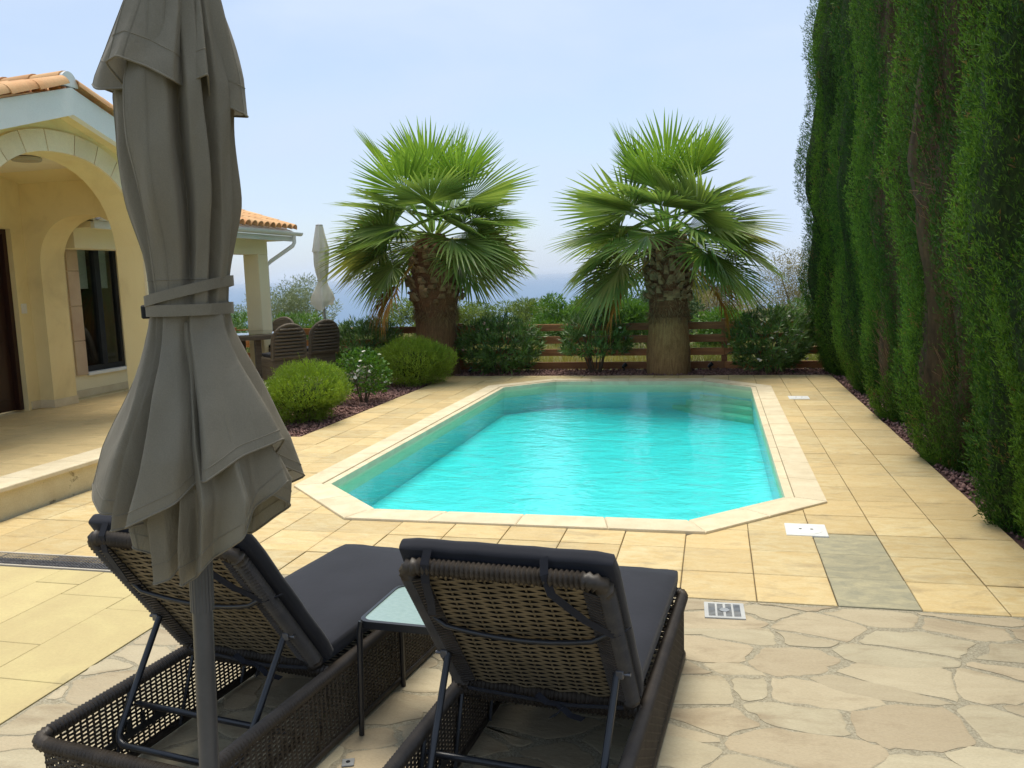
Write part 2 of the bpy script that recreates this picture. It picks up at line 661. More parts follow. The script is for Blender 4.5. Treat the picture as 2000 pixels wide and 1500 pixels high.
# ---- the pool itself
M_basin = mat('pool_plaster', (0.54, 0.80, 0.79), (0.49, 0.76, 0.76), rough=0.7, scale=3, fine=0.05)
M_wall = mat('pool_wall_render', (0.82, 0.76, 0.50), (0.77, 0.71, 0.46), rough=0.6, scale=4, fine=0.08)
pool = MB()
o_in = octagon(0.27)
FLOOR = -0.43
pool.grid([[(x, y, -0.17) for x, y in o_in], [(x, y, -0.035) for x, y in o_in]], cv=True)
pool = structure(pool.build('pool_basin', M_wall, fix=False))
fl = MB()
fl.add([(x, y, FLOOR + 0.004) for x, y in octagon(0.265)], [tuple(range(8))])
fl.grid([[(x, y, FLOOR) for x, y in o_in], [(x, y, -0.17) for x, y in o_in]], cv=True)
fl.build('pool_lining', M_basin, pool, fix=False)
# roman steps in the far right corner
for k, (r, z) in enumerate(((0.08, -0.20), (0.36, -0.28), (0.64, -0.36))):
    pts = []
    x1, y1 = PX1 - 0.268, PY1 - 0.268
    kk = CH - 0.27 * (2 - math.sqrt(2))
    pts = [(x1, y1 - kk), (x1 - kk, y1)]
    a0, a1 = (x1 - kk - r * 0.75, y1), (x1, y1 - kk - r)
    arc = [(a0[0] + (a1[0] - a0[0]) * t - 0.22 * r * math.sin(math.pi * t) * 0.5, a0[1] + (a1[1] - a0[1]) * t - 0.22 * r * math.sin(math.pi * t) * 0.5) for t in np.linspace(0, 1, 9)]
    pts = [(x1 + 0.01, y1 - kk), (x1 - kk, y1 + 0.01)] + arc
    MB().prism(pts, FLOOR - 0.02, z, inset=0.02, drop=0.02).build('pool_step', M_wall, pool)

m_water, _t, _b, _N, _L = _new('pool_water')
_out = _N['Material Output']
_N.remove(_b)
_v = _coord(_N, _L, True, (1.0, 1.7, 1))
_bp = _N.new('ShaderNodeBump')
_bp.inputs['Strength'].default_value = 0.75
_bp.inputs['Distance'].default_value = 0.03
_n1 = _noise(_N, _L, _v, 1.7, 3, 0.55, 0.8)
_n2 = _noise(_N, _L, _v, 9.0, 3, 0.5, 0.5)
_ad = _N.new('ShaderNodeMath')
_ad.operation = 'MULTIPLY_ADD'
_ad.inputs[1].default_value = 0.35
_L.new(_n2, _ad.inputs[0])
_L.new(_n1, _ad.inputs[2])
_L.new(_ad.outputs[0], _bp.inputs['Height'])
_ge = _N.new('ShaderNodeNewGeometry')
_dt = _N.new('ShaderNodeVectorMath')
_dt.operation = 'DOT_PRODUCT'
_L.new(_ge.outputs['Incoming'], _dt.inputs[0])
_L.new(_bp.outputs['Normal'], _dt.inputs[1])


def _math(op, a, b=None):
    n_ = _N.new('ShaderNodeMath')
    n_.operation = op
    for i_, v_ in enumerate((a, b)):
        if isinstance(v_, (int, float)):
            n_.inputs[i_].default_value = v_
        elif v_ is not None:
            _L.new(v_, n_.inputs[i_])
    return n_.outputs[0]


_c1 = _math('SUBTRACT', 1.0, _math('MINIMUM', _math('ABSOLUTE', _dt.outputs['Value']), 1.0))
_fres = _math('ADD', 0.025, _math('MULTIPLY', 0.975, _math('POWER', _c1, 5.0)))
_gl = _N.new('ShaderNodeBsdfGlossy')
_gl.inputs['Roughness'].default_value = 0.03
_L.new(_bp.outputs['Normal'], _gl.inputs['Normal'])
_tr = _N.new('ShaderNodeBsdfTransparent')
_ms = _N.new('ShaderNodeMixShader')
_L.new(_fres, _ms.inputs['Fac'])
_L.new(_tr.outputs['BSDF'], _ms.inputs[1])
_L.new(_gl.outputs['BSDF'], _ms.inputs[2])
_L.new(_ms.outputs['Shader'], _out.inputs['Surface'])
_va = _N.new('ShaderNodeVolumeAbsorption')
_va.inputs['Color'].default_value = (0.0, 0.965, 0.97, 1)
_va.inputs['Density'].default_value = 1.2
_L.new(_va.outputs['Volume'], _out.inputs['Volume'])
WZ = -0.08
wat = MB().prism(octagon(0.262), FLOOR - 0.06, WZ)
structure(wat.build('water', m_water))

# coping: slabs and a lower rounded lip, each stone its own piece
cop = thing('pool_coping', 'cream stone coping around the octagonal swimming pool', 'pool edge', (-1.33, 5.5, 0), world=True)
for (o0, o1, z0, z1, nm, ln) in ((0.0, 0.215, -0.028, 0.016, 'coping_stone', 0.62), (0.218, 0.285, -0.05, 0.006, 'lip_stone', 0.62)):
    A, B = octagon(o0), octagon(o1)
    for k in range(8):
        a0, a1, b0, b1 = A[k], A[(k + 1) % 8], B[k], B[(k + 1) % 8]
        n = max(1, round(np.linalg.norm(a1 - a0) / ln))
        for j in range(n):
            g0, g1 = j / n, (j + 1) / n
            e = 0.0015 / np.linalg.norm(a1 - a0)
            q = [a0 + (a1 - a0) * (g0 + e), a0 + (a1 - a0) * (g1 - e), b0 + (b1 - b0) * (g1 - e), b0 + (b1 - b0) * (g0 + e)]
            MB().prism(q, z0, z1 + rng.uniform(-0.0008, 0.0008), inset=0.008, drop=0.006).build(nm, M_coping, cop)

# ---- crazy paving in the foreground
pat = MB()
PAT = (-2.76, 1.785, 0.2, 4.305)
pat.box(PAT[0], PAT[1], PAT[2], PAT[3], -0.3, -0.0030)
pat = structure(pat.build('patio', M_peb))
AN = 1.75
sites = []
tries = 0
wts = []
while len(sites) < 350 and tries < 60000:
    tries += 1
    p = np.array((rng.uniform(PAT[0] - 0.2, PAT[1] + 0.2), rng.uniform(PAT[2] - 0.2, PAT[3] + 0.1) * AN))
    dmin = rng.uniform(0.17, 0.40)
    if all(np.linalg.norm(p - s) > dmin for s in sites):
        sites.append(p)
        wts.append(rng.uniform(-0.028, 0.028))
sites = np.array(sites)
for s in range(len(sites)):
    c = sites[s]
    poly = [np.array(q) for q in ((PAT[0] + 0.006, PAT[2] * AN), (PAT[1], PAT[2] * AN), (PAT[1], (PAT[3] - 0.012) * AN), (PAT[0] + 0.006, (PAT[3] - 0.012) * AN))]
    order = np.argsort(((sites - c) ** 2).sum(1))[1:30]
    for t in order:
        nrm = c - sites[t]
        d2 = float(nrm @ nrm)
        mid = (c + sites[t]) / 2 - nrm * (wts[s] - wts[t]) / (2 * d2)
        poly = clip(poly, mid, nrm / np.linalg.norm(nrm))
        if len(poly) < 3:
            break
    if len(poly) < 3:
        continue
    P = np.array(poly)
    P[:, 1] /= AN
    # shrink by half a joint, break the edges a little and round the corners
    cen = P.mean(0)
    gap = rng.uniform(0.004, 0.024)
    P = cen + (P - cen) * (1 - gap / np.maximum(np.linalg.norm(P - cen, axis=1, keepdims=True), 0.05))
    Q = []
    for i in range(len(P)):
        a, b = P[i], P[(i + 1) % len(P)]
        L_ = np.linalg.norm(b - a)
        if L_ < 0.02:
            Q.append(a)
            continue
        nn = np.array((-(b - a)[1], (b - a)[0])) / L_
        bow = rng.normal() * 0.045 * L_
        for t in ((0.10, 0.3, 0.5, 0.7, 0.90) if L_ > 0.12 else (0.25, 0.75)):
            Q.append(a + (b - a) * t + nn * (bow * 4 * t * (1 - t) + rng.normal() * 0.005))
    MB().prism(np.array(Q), -0.02, rng.uniform(-0.0012, 0.0012), inset=0.007, drop=0.0014).build('flagstone', M_flag, pat)

# ---- stamped pavers on the left
drv = MB()
DX0, DX1, DY0, DY1 = -7.2, -2.765, 0.2, 4.175
drv.box(DX0, DX1, DY0, DY1, -0.3, -0.006)
drv = structure(drv.build('driveway', mat('paver_joint', (0.16, 0.13, 0.065), rough=0.95)))
x = DX1
while x > DX0 + 0.1:
    w = rng.choice([0.30, 0.42, 0.42, 0.52])
    xa = max(DX0, x - w)
    y = DY1 + rng.uniform(0, 0.3)
    while y > DY0:
        ln = rng.choice([0.42, 0.60, 0.78])
        y1, y0_ = min(y, DY1), max(y - ln, DY0)
        if y1 - y0_ > 0.05:
            MB().prism([(xa + 0.002, y0_ + 0.002), (x - 0.002, y0_ + 0.002), (x - 0.002, y1 - 0.002), (xa + 0.002, y1 - 0.002)], -0.02, rng.uniform(-0.001, 0.001),
                       inset=0.004, drop=0.002).build('paver', M_pave, drv)
        y -= ln
    x = xa

# ---- raised terrace by the house
TZ = 0.25
ter = MB()
ter.box(-8.9, -5.225, 1.2, 8.34, -0.3, TZ - 0.014)
ter.box(-8.9, -5.92, 8.34, 10.6, -0.3, TZ - 0.014)
ter = structure(ter.build('terrace', M_riser))
for (x0, x1, y0, y1) in ((-8.2, -5.53, 1.2, 8.32), (-8.2, -5.94, 8.32, 10.6)):
    nx, ny = round((x1 - x0) / 0.42), round((y1 - y0) / 0.42)
    sx, sy = (x1 - x0) / nx, (y1 - y0) / ny
    me = MB().prism([(0.003, 0.003), (sx - 0.003, 0.003), (sx - 0.003, sy - 0.003), (0.003, sy - 0.003)], -0.02, 0.0, inset=0.005, drop=0.003).mesh('tile', M_terr)
    for i in range(nx):
        for j in range(ny):
            put('tile', me, ter, loc=(x0 + i * sx, y0 + j * sy, TZ + rng.uniform(-0.001, 0.001)))
for j in range(12):
    y0, y1 = 1.2 + j * 0.5935, 1.2 + (j + 1) * 0.5935
    MB().prism([(-5.528, y0 + 0.002), (-5.185, y0 + 0.002), (-5.185, y1 - 0.002), (-5.528, y1 - 0.002)], TZ - 0.03, TZ + 0.002, inset=0.008, drop=0.006).build('edge_tile', M_coping, ter)
din = MB()
din.bbox(-12.0, -5.92, 10.61, 14.93, -0.3, 0.13, 0.01)
structure(din.build('dining_patio', M_slab))

# ---- lava gravel beds
GRAV = ((-5.91, -4.505, 8.36, 13.37, 5200), (-5.9, 3.3, 13.96, 15.05, 5200), (1.79, 3.3, 0.2, 13.96, 9000))
gb = MB()
for (x0, x1, y0, y1, n) in GRAV:
    gb.box(x0, x1, y0, y1, -0.3, -0.03)
gb = structure(gb.build('gravel_bed', M_lava))
m_chip = leaf_mat('lava_chip', (0.14, 0.072, 0.060), (0.33, 0.19, 0.16), rough=0.9, trans=0.0)
vs, fs, ts, off = [], [], [], 0
octa = np.array([(1, 0, 0), (0, 1, 0), (-1, 0, 0), (0, -1, 0), (0, 0, 1), (0, 0, -1)], float)
octf = np.array([(0, 1, 4), (1, 2, 4), (2, 3, 4), (3, 0, 4), (1, 0, 5), (2, 1, 5), (3, 2, 5), (0, 3, 5)])
for (x0, x1, y0, y1, n) in GRAV:
    p = np.c_[rng.uniform(x0 + .02, x1 - .02, n), rng.uniform(y0 + .02, y1 - .02, n), rng.uniform(-0.03, 0.0, n)]
    sc = rng.uniform(0.009, 0.026, (n, 1, 3))
    an = rng.uniform(0, 6.28, n)
    c, s_ = np.cos(an), np.sin(an)
    v = octa[None] * sc + rng.normal(0, 0.003, (n, 6, 3))
    v = np.stack([v[..., 0] * c[:, None] - v[..., 1] * s_[:, None], v[..., 0] * s_[:, None] + v[..., 1] * c[:, None], v[..., 2]], -1) + p[:, None]
    vs.append(v.reshape(-1, 3))
    fs.append((octf[None] + 6 * np.arange(n)[:, None, None]).reshape(-1, 3) + off)
    ts.append(np.repeat(rng.random(n), 6))
    off += 6 * n
gch = put('lava_gravel', np_mesh('lava_gravel', np.concatenate(vs), np.concatenate(fs), m_chip, np.concatenate(ts)))
structure(gch, 'stuff')
gch['label'] = 'reddish lava gravel covering the planting beds'
gch['category'] = 'gravel'

# ================================================================ FENCE
M_wood = mat('stained_wood', (0.56, 0.24, 0.080), (0.34, 0.13, 0.044), rough=0.55, scale=3.0, stretch=(0.6, 4, 6), rnd=0.28,
             c3=(0.24, 0.10, 0.03), fine=0.25, fine_scale=40, bump=0.2, bump_scale=30, spec=0.35)
fen = thing('wooden_fence', 'reddish brown wooden post and rail fence behind the palms', 'fence', (-3, 15.0, -0.05), world=True)
posts = [-14.05, -11.7, -9.35, -7.0, -4.62, -2.22, 0.16, 2.5, 4.85]
for x in posts:
    MB().bbox(x - 0.05, x + 0.05, 14.965, 15.055, -0.2, 0.86, 0.006).build('post', M_wood, fen)
for a, b in zip(posts[:-1], posts[1:]):
    for z0, z1 in ((0.0, 0.125), (0.235, 0.36), (0.465, 0.595), (0.69, 0.815)):
        dz = rng.uniform(-0.008, 0.008)
        t = rng.uniform(-0.004, 0.004)
        MB().bbox(a + 0.003, b - 0.003, 14.935 + t, 14.962 + t, z0 + dz, z1 + dz, 0.004).build('rail', M_wood, fen)

# ================================================================ PLANTS
M_bark = mat('grey_bark', (0.16, 0.125, 0.085), (0.09, 0.07, 0.05), rough=0.9, scale=12, stretch=(1, 1, 0.3), fine=0.3, bump=0.5, bump_scale=40)
M_twig = mat('brown_twig', (0.30, 0.18, 0.10), (0.19, 0.115, 0.065), rough=0.9, scale=8, fine=0.3)


def blob_dirs(n, rg):
    d = rg.normal(size=(n, 3))
    return unit(d)


def shrub(name, label, cat, loc, rad, height, n, ln, wd, m, seed, style, stems=7, group=None, lobes=0.16, spread=0.35, bottom=0.0, stem_h=0.6, zmin=0.02):
    """A bush: stems plus a foliage mesh of single leaves spread through an uneven crown."""
    rg = np.random.default_rng(seed)
    root = thing(name, label, cat, loc, 0.0, group)
    # stems
    sb = MB()
    tips = []
    for k in range(stems):
        a = k * 2.4 + rg.uniform(-.3, .3)
        tr = rg.uniform(0.35, 0.8) * rad
        top = Vector((math.cos(a) * tr, math.sin(a) * tr, height * rg.uniform(0.55, 0.9)))
        b0 = Vector((math.cos(a) * spread * 0.25 * rad, math.sin(a) * spread * 0.25 * rad, -0.03))
        mid = b0.lerp(top, 0.5) + Vector((rg.normal() * 0.03, rg.normal() * 0.03, 0.04))
        sb.tube([b0, mid, top], [0.013, 0.010, 0.004], n=5)
        tips.append(top)
    sb.build('stem', M_bark, root, smooth=40)
    if style == 'needle':      # the woody inside of a dense bush
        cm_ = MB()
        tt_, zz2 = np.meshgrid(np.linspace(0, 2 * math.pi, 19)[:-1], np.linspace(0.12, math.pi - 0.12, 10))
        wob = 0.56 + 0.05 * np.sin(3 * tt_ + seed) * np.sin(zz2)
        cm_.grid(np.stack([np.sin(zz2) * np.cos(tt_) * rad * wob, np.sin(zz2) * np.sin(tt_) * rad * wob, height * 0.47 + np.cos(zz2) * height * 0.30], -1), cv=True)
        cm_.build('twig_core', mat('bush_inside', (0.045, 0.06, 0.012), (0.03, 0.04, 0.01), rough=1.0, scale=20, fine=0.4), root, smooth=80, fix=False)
    # points in an uneven ellipsoid, denser towards its skin
    d = blob_dirs(n, rg)
    cb = blob_dirs(14, rg)
    bump_ = 1 - lobes + lobes * 1.6 * np.clip((d @ cb.T).max(1) - 0.55, 0, 1) / 0.45
    r = (0.42 + 0.58 * rg.random(n) ** 0.45) * bump_
    cz = height * (0.5 + bottom / 2)
    p = d * r[:, None] * np.array([rad, rad, height * (0.5 - bottom / 2)])
    p[:, 2] += cz
    keep = p[:, 2] > zmin
    p, d, r = p[keep], d[keep], r[keep]
    k = len(p)
    up = np.array([0, 0, 1.0])
    if style == 'needle':      # short upright sprigs with fine needles
        dirs = unit(d * 0.75 + up * 0.8 + rg.normal(0, 0.33, (k, 3)))
        sub = 6
        stretch = np.repeat(np.where(rg.random(k) < 0.06, rg.uniform(1.5, 2.6, k), 1.0), sub)[:, None]
        pp = np.repeat(p, sub, 0) + np.repeat(dirs, sub, 0) * (np.tile(np.arange(sub), k)[:, None] * ln * 0.33) * stretch
        dd = np.repeat(dirs, sub, 0) * 1.2 + rg.normal(0, 0.5, (k * sub, 3))
        v, f = leaf_quads(pp, dd, ln * rg.uniform(0.7, 1.2, k * sub), wd, rg)
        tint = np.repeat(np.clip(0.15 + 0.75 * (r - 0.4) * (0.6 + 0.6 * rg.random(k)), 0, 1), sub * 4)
    elif style == 'whorl':     # long narrow leaves standing round the shoot ends
        dirs = unit(d * 0.7 + up * 0.7 + rg.normal(0, 0.25, (k, 3)))
        sub = 7
        a = rg.uniform(0, 6.28, (k, sub))
        sx = unit(np.cross(dirs, rg.normal(size=(k, 3))))
        sy = np.cross(dirs, sx)
        ring = sx[:, None] * np.cos(a)[..., None] + sy[:, None] * np.sin(a)[..., None]
        dd = dirs[:, None] * rg.uniform(0.3, 1.3, (k, sub, 1)) + ring * rg.uniform(0.5, 1.0, (k, sub, 1))
        pp = p[:, None] + dirs[:, None] * rg.uniform(-0.05, 0.05, (k, sub, 1))
        v, f = leaf_quads(pp.reshape(-1, 3), dd.reshape(-1, 3), ln * rg.uniform(0.6, 1.15, k * sub), wd, rg, side=np.repeat(dirs, sub, 0), curl=-0.06)
        tint = np.repeat(np.clip(rg.beta(2, 2.5, k), 0, 1), sub * 4)
    else:                      # loose rounded leaves
        dirs = unit(d + up * 0.3 + rg.normal(0, 0.7, (k, 3)))
        v, f = leaf_quads(p, dirs, ln * rg.uniform(0.6, 1.2, k), wd, rg, curl=0.08)
        tint = np.repeat(np.clip(rg.beta(2, 2, k), 0, 1), 4)
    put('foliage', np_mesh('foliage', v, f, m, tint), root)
    return root, tips, rg


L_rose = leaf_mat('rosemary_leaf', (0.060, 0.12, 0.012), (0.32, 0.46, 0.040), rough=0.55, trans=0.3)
L_ole = leaf_mat('oleander_leaf', (0.038, 0.090, 0.020), (0.17, 0.30, 0.065), c3=(0.35, 0.28, 0.07), rough=0.4, trans=0.28)
L_gard = leaf_mat('glossy_leaf', (0.022, 0.075, 0.010), (0.13, 0.27, 0.03), rough=0.3, trans=0.25)
L_hedge = leaf_mat('hedge_leaf', (0.045, 0.12, 0.015), (0.14, 0.27, 0.04), rough=0.5, trans=0.3)
L_olive = leaf_mat('olive_leaf', (0.11, 0.15, 0.075), (0.33, 0.37, 0.22), rough=0.5, trans=0.25)
L_dry = leaf_mat('dry_scrub_leaf', (0.17, 0.155, 0.075), (0.33, 0.29, 0.16), rough=0.7, trans=0.25)
L_field = leaf_mat('field_bush_leaf', (0.07, 0.12, 0.022), (0.24, 0.31, 0.075), rough=0.6, trans=0.3)
L_pine = leaf_mat('pine_leaf', (0.035, 0.075, 0.025), (0.10, 0.16, 0.055), rough=0.6, trans=0.2)
M_petal = mat('white_petal', (0.80, 0.78, 0.70), (0.74, 0.70, 0.62), rough=0.6, fine=0)
M_pink = mat('pale_pink_petal', (0.80, 0.52, 0.48), (0.75, 0.45, 0.42), rough=0.6, fine=0)


def blossom_mesh(r, m):
    b = MB()
    for k in range(6):
        a = k * math.pi / 3
        c, s = math.cos(a), math.sin(a)
        w = 0.45
        pts = [(0, 0, 0), (c * r * .6 - s * r * w, s * r * .6 + c * r * w, r * .30), (c * r, s * r, r * .22), (c * r * .6 + s * r * w, s * r * .6 - c * r * w, r * .30)]
        b.add(pts, [(0, 1, 2, 3)])
    b.lathe([(0.12 * r, 0.02 * r), (0.16 * r, 0.3 * r), (0.05 * r, 0.42 * r)], n=6)
    return b.mesh('blossom', m, fix=False)


BL_W, BL_P = blossom_mesh(0.030, M_petal), blossom_mesh(0.030, M_pink)


def blossoms(root, n, rad, height, rg, me, facing=(0.3, -0.9), bottom=0.2, bunch=1):
    for _ in range(n):
        a = math.atan2(facing[1], facing[0]) + rg.normal() * 0.75
        h = rg.uniform(bottom, 0.95)
        rr = rad * math.sqrt(max(0.05, 1 - (2 * h - 1) ** 2)) * 1.0
        for _b in range(bunch):
            o = put('blossom', me, root, loc=(math.cos(a) * rr + rg.normal() * .02, math.sin(a) * rr + rg.normal() * .02, h * height + rg.normal() * .02))
            o.rotation_euler = (rg.uniform(0.2, 1.0), rg.uniform(-0.5, 0.5), rg.uniform(0, 6.28))


G_ROS = 'rosemary bushes in the lava bed'
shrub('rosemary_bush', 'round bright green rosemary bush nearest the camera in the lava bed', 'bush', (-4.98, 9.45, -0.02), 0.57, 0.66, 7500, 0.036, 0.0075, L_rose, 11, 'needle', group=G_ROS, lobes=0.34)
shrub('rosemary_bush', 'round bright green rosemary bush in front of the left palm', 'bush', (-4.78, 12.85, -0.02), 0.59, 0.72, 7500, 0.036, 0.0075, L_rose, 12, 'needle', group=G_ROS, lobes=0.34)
fs_, _, rg_ = shrub('flowering_shrub', 'small glossy shrub with white flowers between the rosemary bushes', 'bush', (-4.88, 11.0, -0.02), 0.37, 0.78, 1900, 0.062, 0.036, L_gard, 13, 'loose', stems=6, zmin=0.16)
blossoms(fs_, 18, 0.36, 0.78, rg_, BL_W)
G_OLE = 'oleander shrubs in front of the fence'
for (x, y, r, h, lab, sd_, nb, pk, zm, n) in (
        (-6.35, 14.42, 0.74, 1.02, 'dense dark oleander right of the closed cream parasol', 21, 2, 1, 0.10, 820),
        (-3.74, 14.47, 0.73, 1.00, 'wide oleander just right of the left palm trunk', 22, 3, 1, 0.08, 820),
        (-2.02, 14.47, 0.60, 1.08, 'open oleander with bare lower stems left of the right palm', 23, 5, 0, 0.34, 560),
        (0.90, 14.42, 0.68, 1.05, 'dark oleander with white flowers beside the cypress row', 24, 10, 0, 0.12, 760),
        (-8.3, 15.55, 0.8, 1.10, 'bright green oleander behind the dining chairs', 25, 0, 0, 0.1, 700),
        (-9.9, 15.6, 0.9, 1.15, 'bright green oleander behind the veranda column', 26, 0, 0, 0.1, 700)):
    o_, _, rg_ = shrub('oleander', lab, 'bush', (x, y, -0.03), r, h, n, 0.135, 0.021, L_ole if y < 15 else L_hedge, sd_, 'whorl', stems=11, group=G_OLE if y < 15 else 'oleanders behind the fence', zmin=zm, spread=0.5)
    if nb:
        blossoms(o_, nb, r, h, rg_, BL_P if pk else BL_W, bunch=2)


def tree(name, label, loc, height, crown_r, crown_h, n, ln, wd, m, seed, clumps=26, trunk_r=0.09, cat='tree', up=0.35):
    """Trunk with limbs and a crown of leaf clumps with gaps between them."""
    rg = np.random.default_rng(seed)
    root = thing(name, label, cat, loc)
    tb = MB()
    base_z = height - crown_h
    fork = Vector((rg.normal() * .05, rg.normal() * .05, max(0.25, base_z * 0.8)))
    tb.tube([(0, 0, -0.15), (0.02, 0.0, fork.z * 0.5), fork], [trunk_r * 1.25, trunk_r, trunk_r * 0.85], n=8)
    cs = []
    for k in range(clumps):
        d = blob_dirs(1, rg)[0]
        rr = rg.random() ** 0.4
        c = np.array((d[0] * crown_r * rr, d[1] * crown_r * rr, base_z + crown_h * (0.5 + 0.47 * d[2] * rr)))
        cs.append(c)
        if k % 3 == 0:
            e = Vector(c)
            tb.tube([fork, fork.lerp(e, 0.5) + Vector((rg.normal() * .06, rg.normal() * .06, 0.05)), e], [trunk_r * 0.5, trunk_r * 0.3, trunk_r * 0.1], n=5)
    tb.build('trunk', M_bark, root, smooth=50)
    cs = np.array(cs)
    idx = rg.integers(0, clumps, n)
    d = blob_dirs(n, rg)
    cr = crown_r * rg.uniform(0.24, 0.42, clumps)[idx]
    p = cs[idx] + d * (cr * (0.5 + 0.5 * rg.random(n)))[:, None] * np.array([1, 1, crown_h / (2 * crown_r) * 1.1])
    dirs = unit(d + np.array([0, 0, up]) + rg.normal(0, 0.6, (n, 3)))
    v, f = leaf_quads(p, dirs, ln * rg.uniform(0.6, 1.3, n), wd, rg, curl=0.05)
    tint = np.clip(rg.uniform(0.1, 0.8, clumps)[idx] * 0.6 + 0.5 * rg.random(n), 0, 1)
    put('crown', np_mesh('crown', v, f, m, np.repeat(tint, 4)), root)
    return root


tree('olive_tree', 'silvery olive tree beyond the fence left of the cream parasol', (-11.75, 22.0, -0.3), 2.15, 1.25, 2.0, 13000, 0.085, 0.024, L_olive, 31, clumps=34)
tree('olive_tree', 'silvery olive tree showing between the house column and the grey parasol', (-15.9, 23.5, -0.35), 1.75, 1.3, 1.6, 9000, 0.085, 0.024, L_olive, 32, clumps=28)
tree('pine_tree', 'small dark pine far behind the right palm trunk', (-0.75, 42.0, -1.0), 2.75, 0.85, 2.3, 7000, 0.13, 0.035, L_pine, 33, clumps=30, trunk_r=0.12)
tree('scrub_tree', 'dry brownish scrub tree rising left of the cypress row', (2.15, 24.0, -0.4), 2.45, 1.35, 2.2, 12000, 0.07, 0.022, L_dry, 34, clumps=30)
tree('scrub_tree', 'low dry scrub between the right palm and the tall scrub tree', (0.1, 27.0, -0.4), 1.65, 1.35, 1.5, 11000, 0.07, 0.022, L_dry, 35, clumps=26)
tree('scrub_tree', 'fresh green scrub showing between oleander and cypress', (2.4, 20.5, -0.25), 1.45, 0.75, 1.3, 5000, 0.06, 0.018, L_hedge, 36, clumps=18)
for i, (x, y, h, r, n, sd_, m_, lab) in enumerate((
        (-9.3, 26.0, 1.45, 1.15, 5000, 41, L_field, 'low field bush directly right of the olive tree'),
        (-7.3, 24.5, 1.25, 0.95, 5000, 42, L_field, 'low field bush behind the left palm fronds'),
        (-5.9, 27.5, 1.20, 1.3, 5000, 43, L_field, 'pale field bush left behind the wide oleander'),
        (-4.0, 30.0, 1.15, 1.2, 5000, 44, L_field, 'pale field bush right behind the wide oleander'),
        (-3.6, 22.0, 1.42, 1.15, 6500, 45, L_hedge, 'bright green field bush above the gap between oleanders'),
        (-2.2, 20.5, 1.38, 0.95, 6500, 46, L_hedge, 'bright green field bush behind the open oleander'),
        (-1.35, 22.5, 1.55, 1.0, 6000, 47, L_pine, 'dark field bush left of the right palm trunk'),
        (0.15, 20.2, 1.05, 0.8, 5000, 48, L_hedge, 'low green field bush right of the right palm trunk'))):
    tree('field_bush', lab, (x, y, -0.25), h, r, h * 0.95, int(n * 1.3), 0.11, 0.036, m_, sd_, clumps=30, trunk_r=0.04, cat='bush')

# rough grass in the field: nobody could count it
n = 9000
rgf = np.random.default_rng(5)
gx = rgf.uniform(-14, 6, n)
gy = 15.15 + (rgf.random(n) ** 1.6) * 17
base = np.c_[gx, gy, hfield(gx, gy) - 0.01]
sub = 4
pp = np.repeat(base, sub, 0) + np.c_[rgf.normal(0, .04, (n * sub, 2)), np.zeros(n * sub)]
dd = np.c_[rgf.normal(0, .3, (n * sub, 2)), np.ones(n * sub)]
v, f = leaf_quads(pp, dd, rgf.uniform(0.12, 0.42, n * sub), 0.012, rgf, mid=0.3)
tn = np.clip(np.repeat(0.5 + 0.5 * np.sin(gx * 0.9 + 0.6 * gy), sub) * 0.7 + rgf.random(n * sub) * 0.4, 0, 1)
go = put('field_grass', np_mesh('field_grass', v, f, leaf_mat('field_grass_blade', (0.13, 0.19, 0.03), (0.42, 0.36, 0.13), rough=0.7, trans=0.3), np.repeat(tn, 4)))
structure(go, 'stuff')
go['label'] = 'rough dry grass growing in the field beyond the fence'
go['category'] = 'grass'

# far utility pole
up_ = thing('utility_pole', 'thin distant utility pole against the sea', 'pole', (-9.3, 62.0, -2.1))
MB().tube([(0, 0, -0.5), (0, 0, 3.4)], [0.06, 0.05], n=8).build('pole', M_bark, up_, smooth=40)
MB().box(-0.28, 0.28, -0.03, 0.03, 3.1, 3.16).build('cross_arm', M_bark, up_)

# ================================================================ CYPRESS ROW
L_cyp = leaf_mat('cypress_scale', (0.028, 0.085, 0.010), (0.175, 0.325, 0.028), c3=(0.22, 0.13, 0.05), rough=0.6, trans=0.22, spec=0.25)
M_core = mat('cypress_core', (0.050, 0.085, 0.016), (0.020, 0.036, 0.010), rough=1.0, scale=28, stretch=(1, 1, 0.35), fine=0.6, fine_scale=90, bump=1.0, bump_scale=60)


M_corb = mat('cypress_dead_core', (0.115, 0.070, 0.036), (0.055, 0.036, 0.020), rough=1.0, scale=14, stretch=(1, 1, 0.3), fine=0.4, bump=0.8, bump_scale=25)


def cyp_radius(th, z, ph, H):
    """Crown radius at angle th and height z: tapered ends and upright lobes."""
    t = z / H
    prof = np.interp(t, [0.0, 0.02, 0.08, 0.22, 0.40, 0.60, 0.80, 0.94, 1.0], [0.62, 0.72, 0.84, 0.96, 1.0, 0.95, 0.78, 0.42, 0.06])
    w = 0.25 * np.sin(z * 1.1 + ph) + 0.12 * np.sin(z * 2.7 + 2 * ph)
    w = w + 0.10 * np.sin(z * 6.3 + 5 * th)
    lob = 0.5 * np.abs(np.cos(4.0 * th + w * 2.2 + ph)) + 0.3 * np.abs(np.cos(6.5 * th + 1.7 * ph - w * 3)) + 0.2 * np.sin(z * 3.1 + 3 * th + ph)
    return prof * (0.74 + 0.33 * lob)


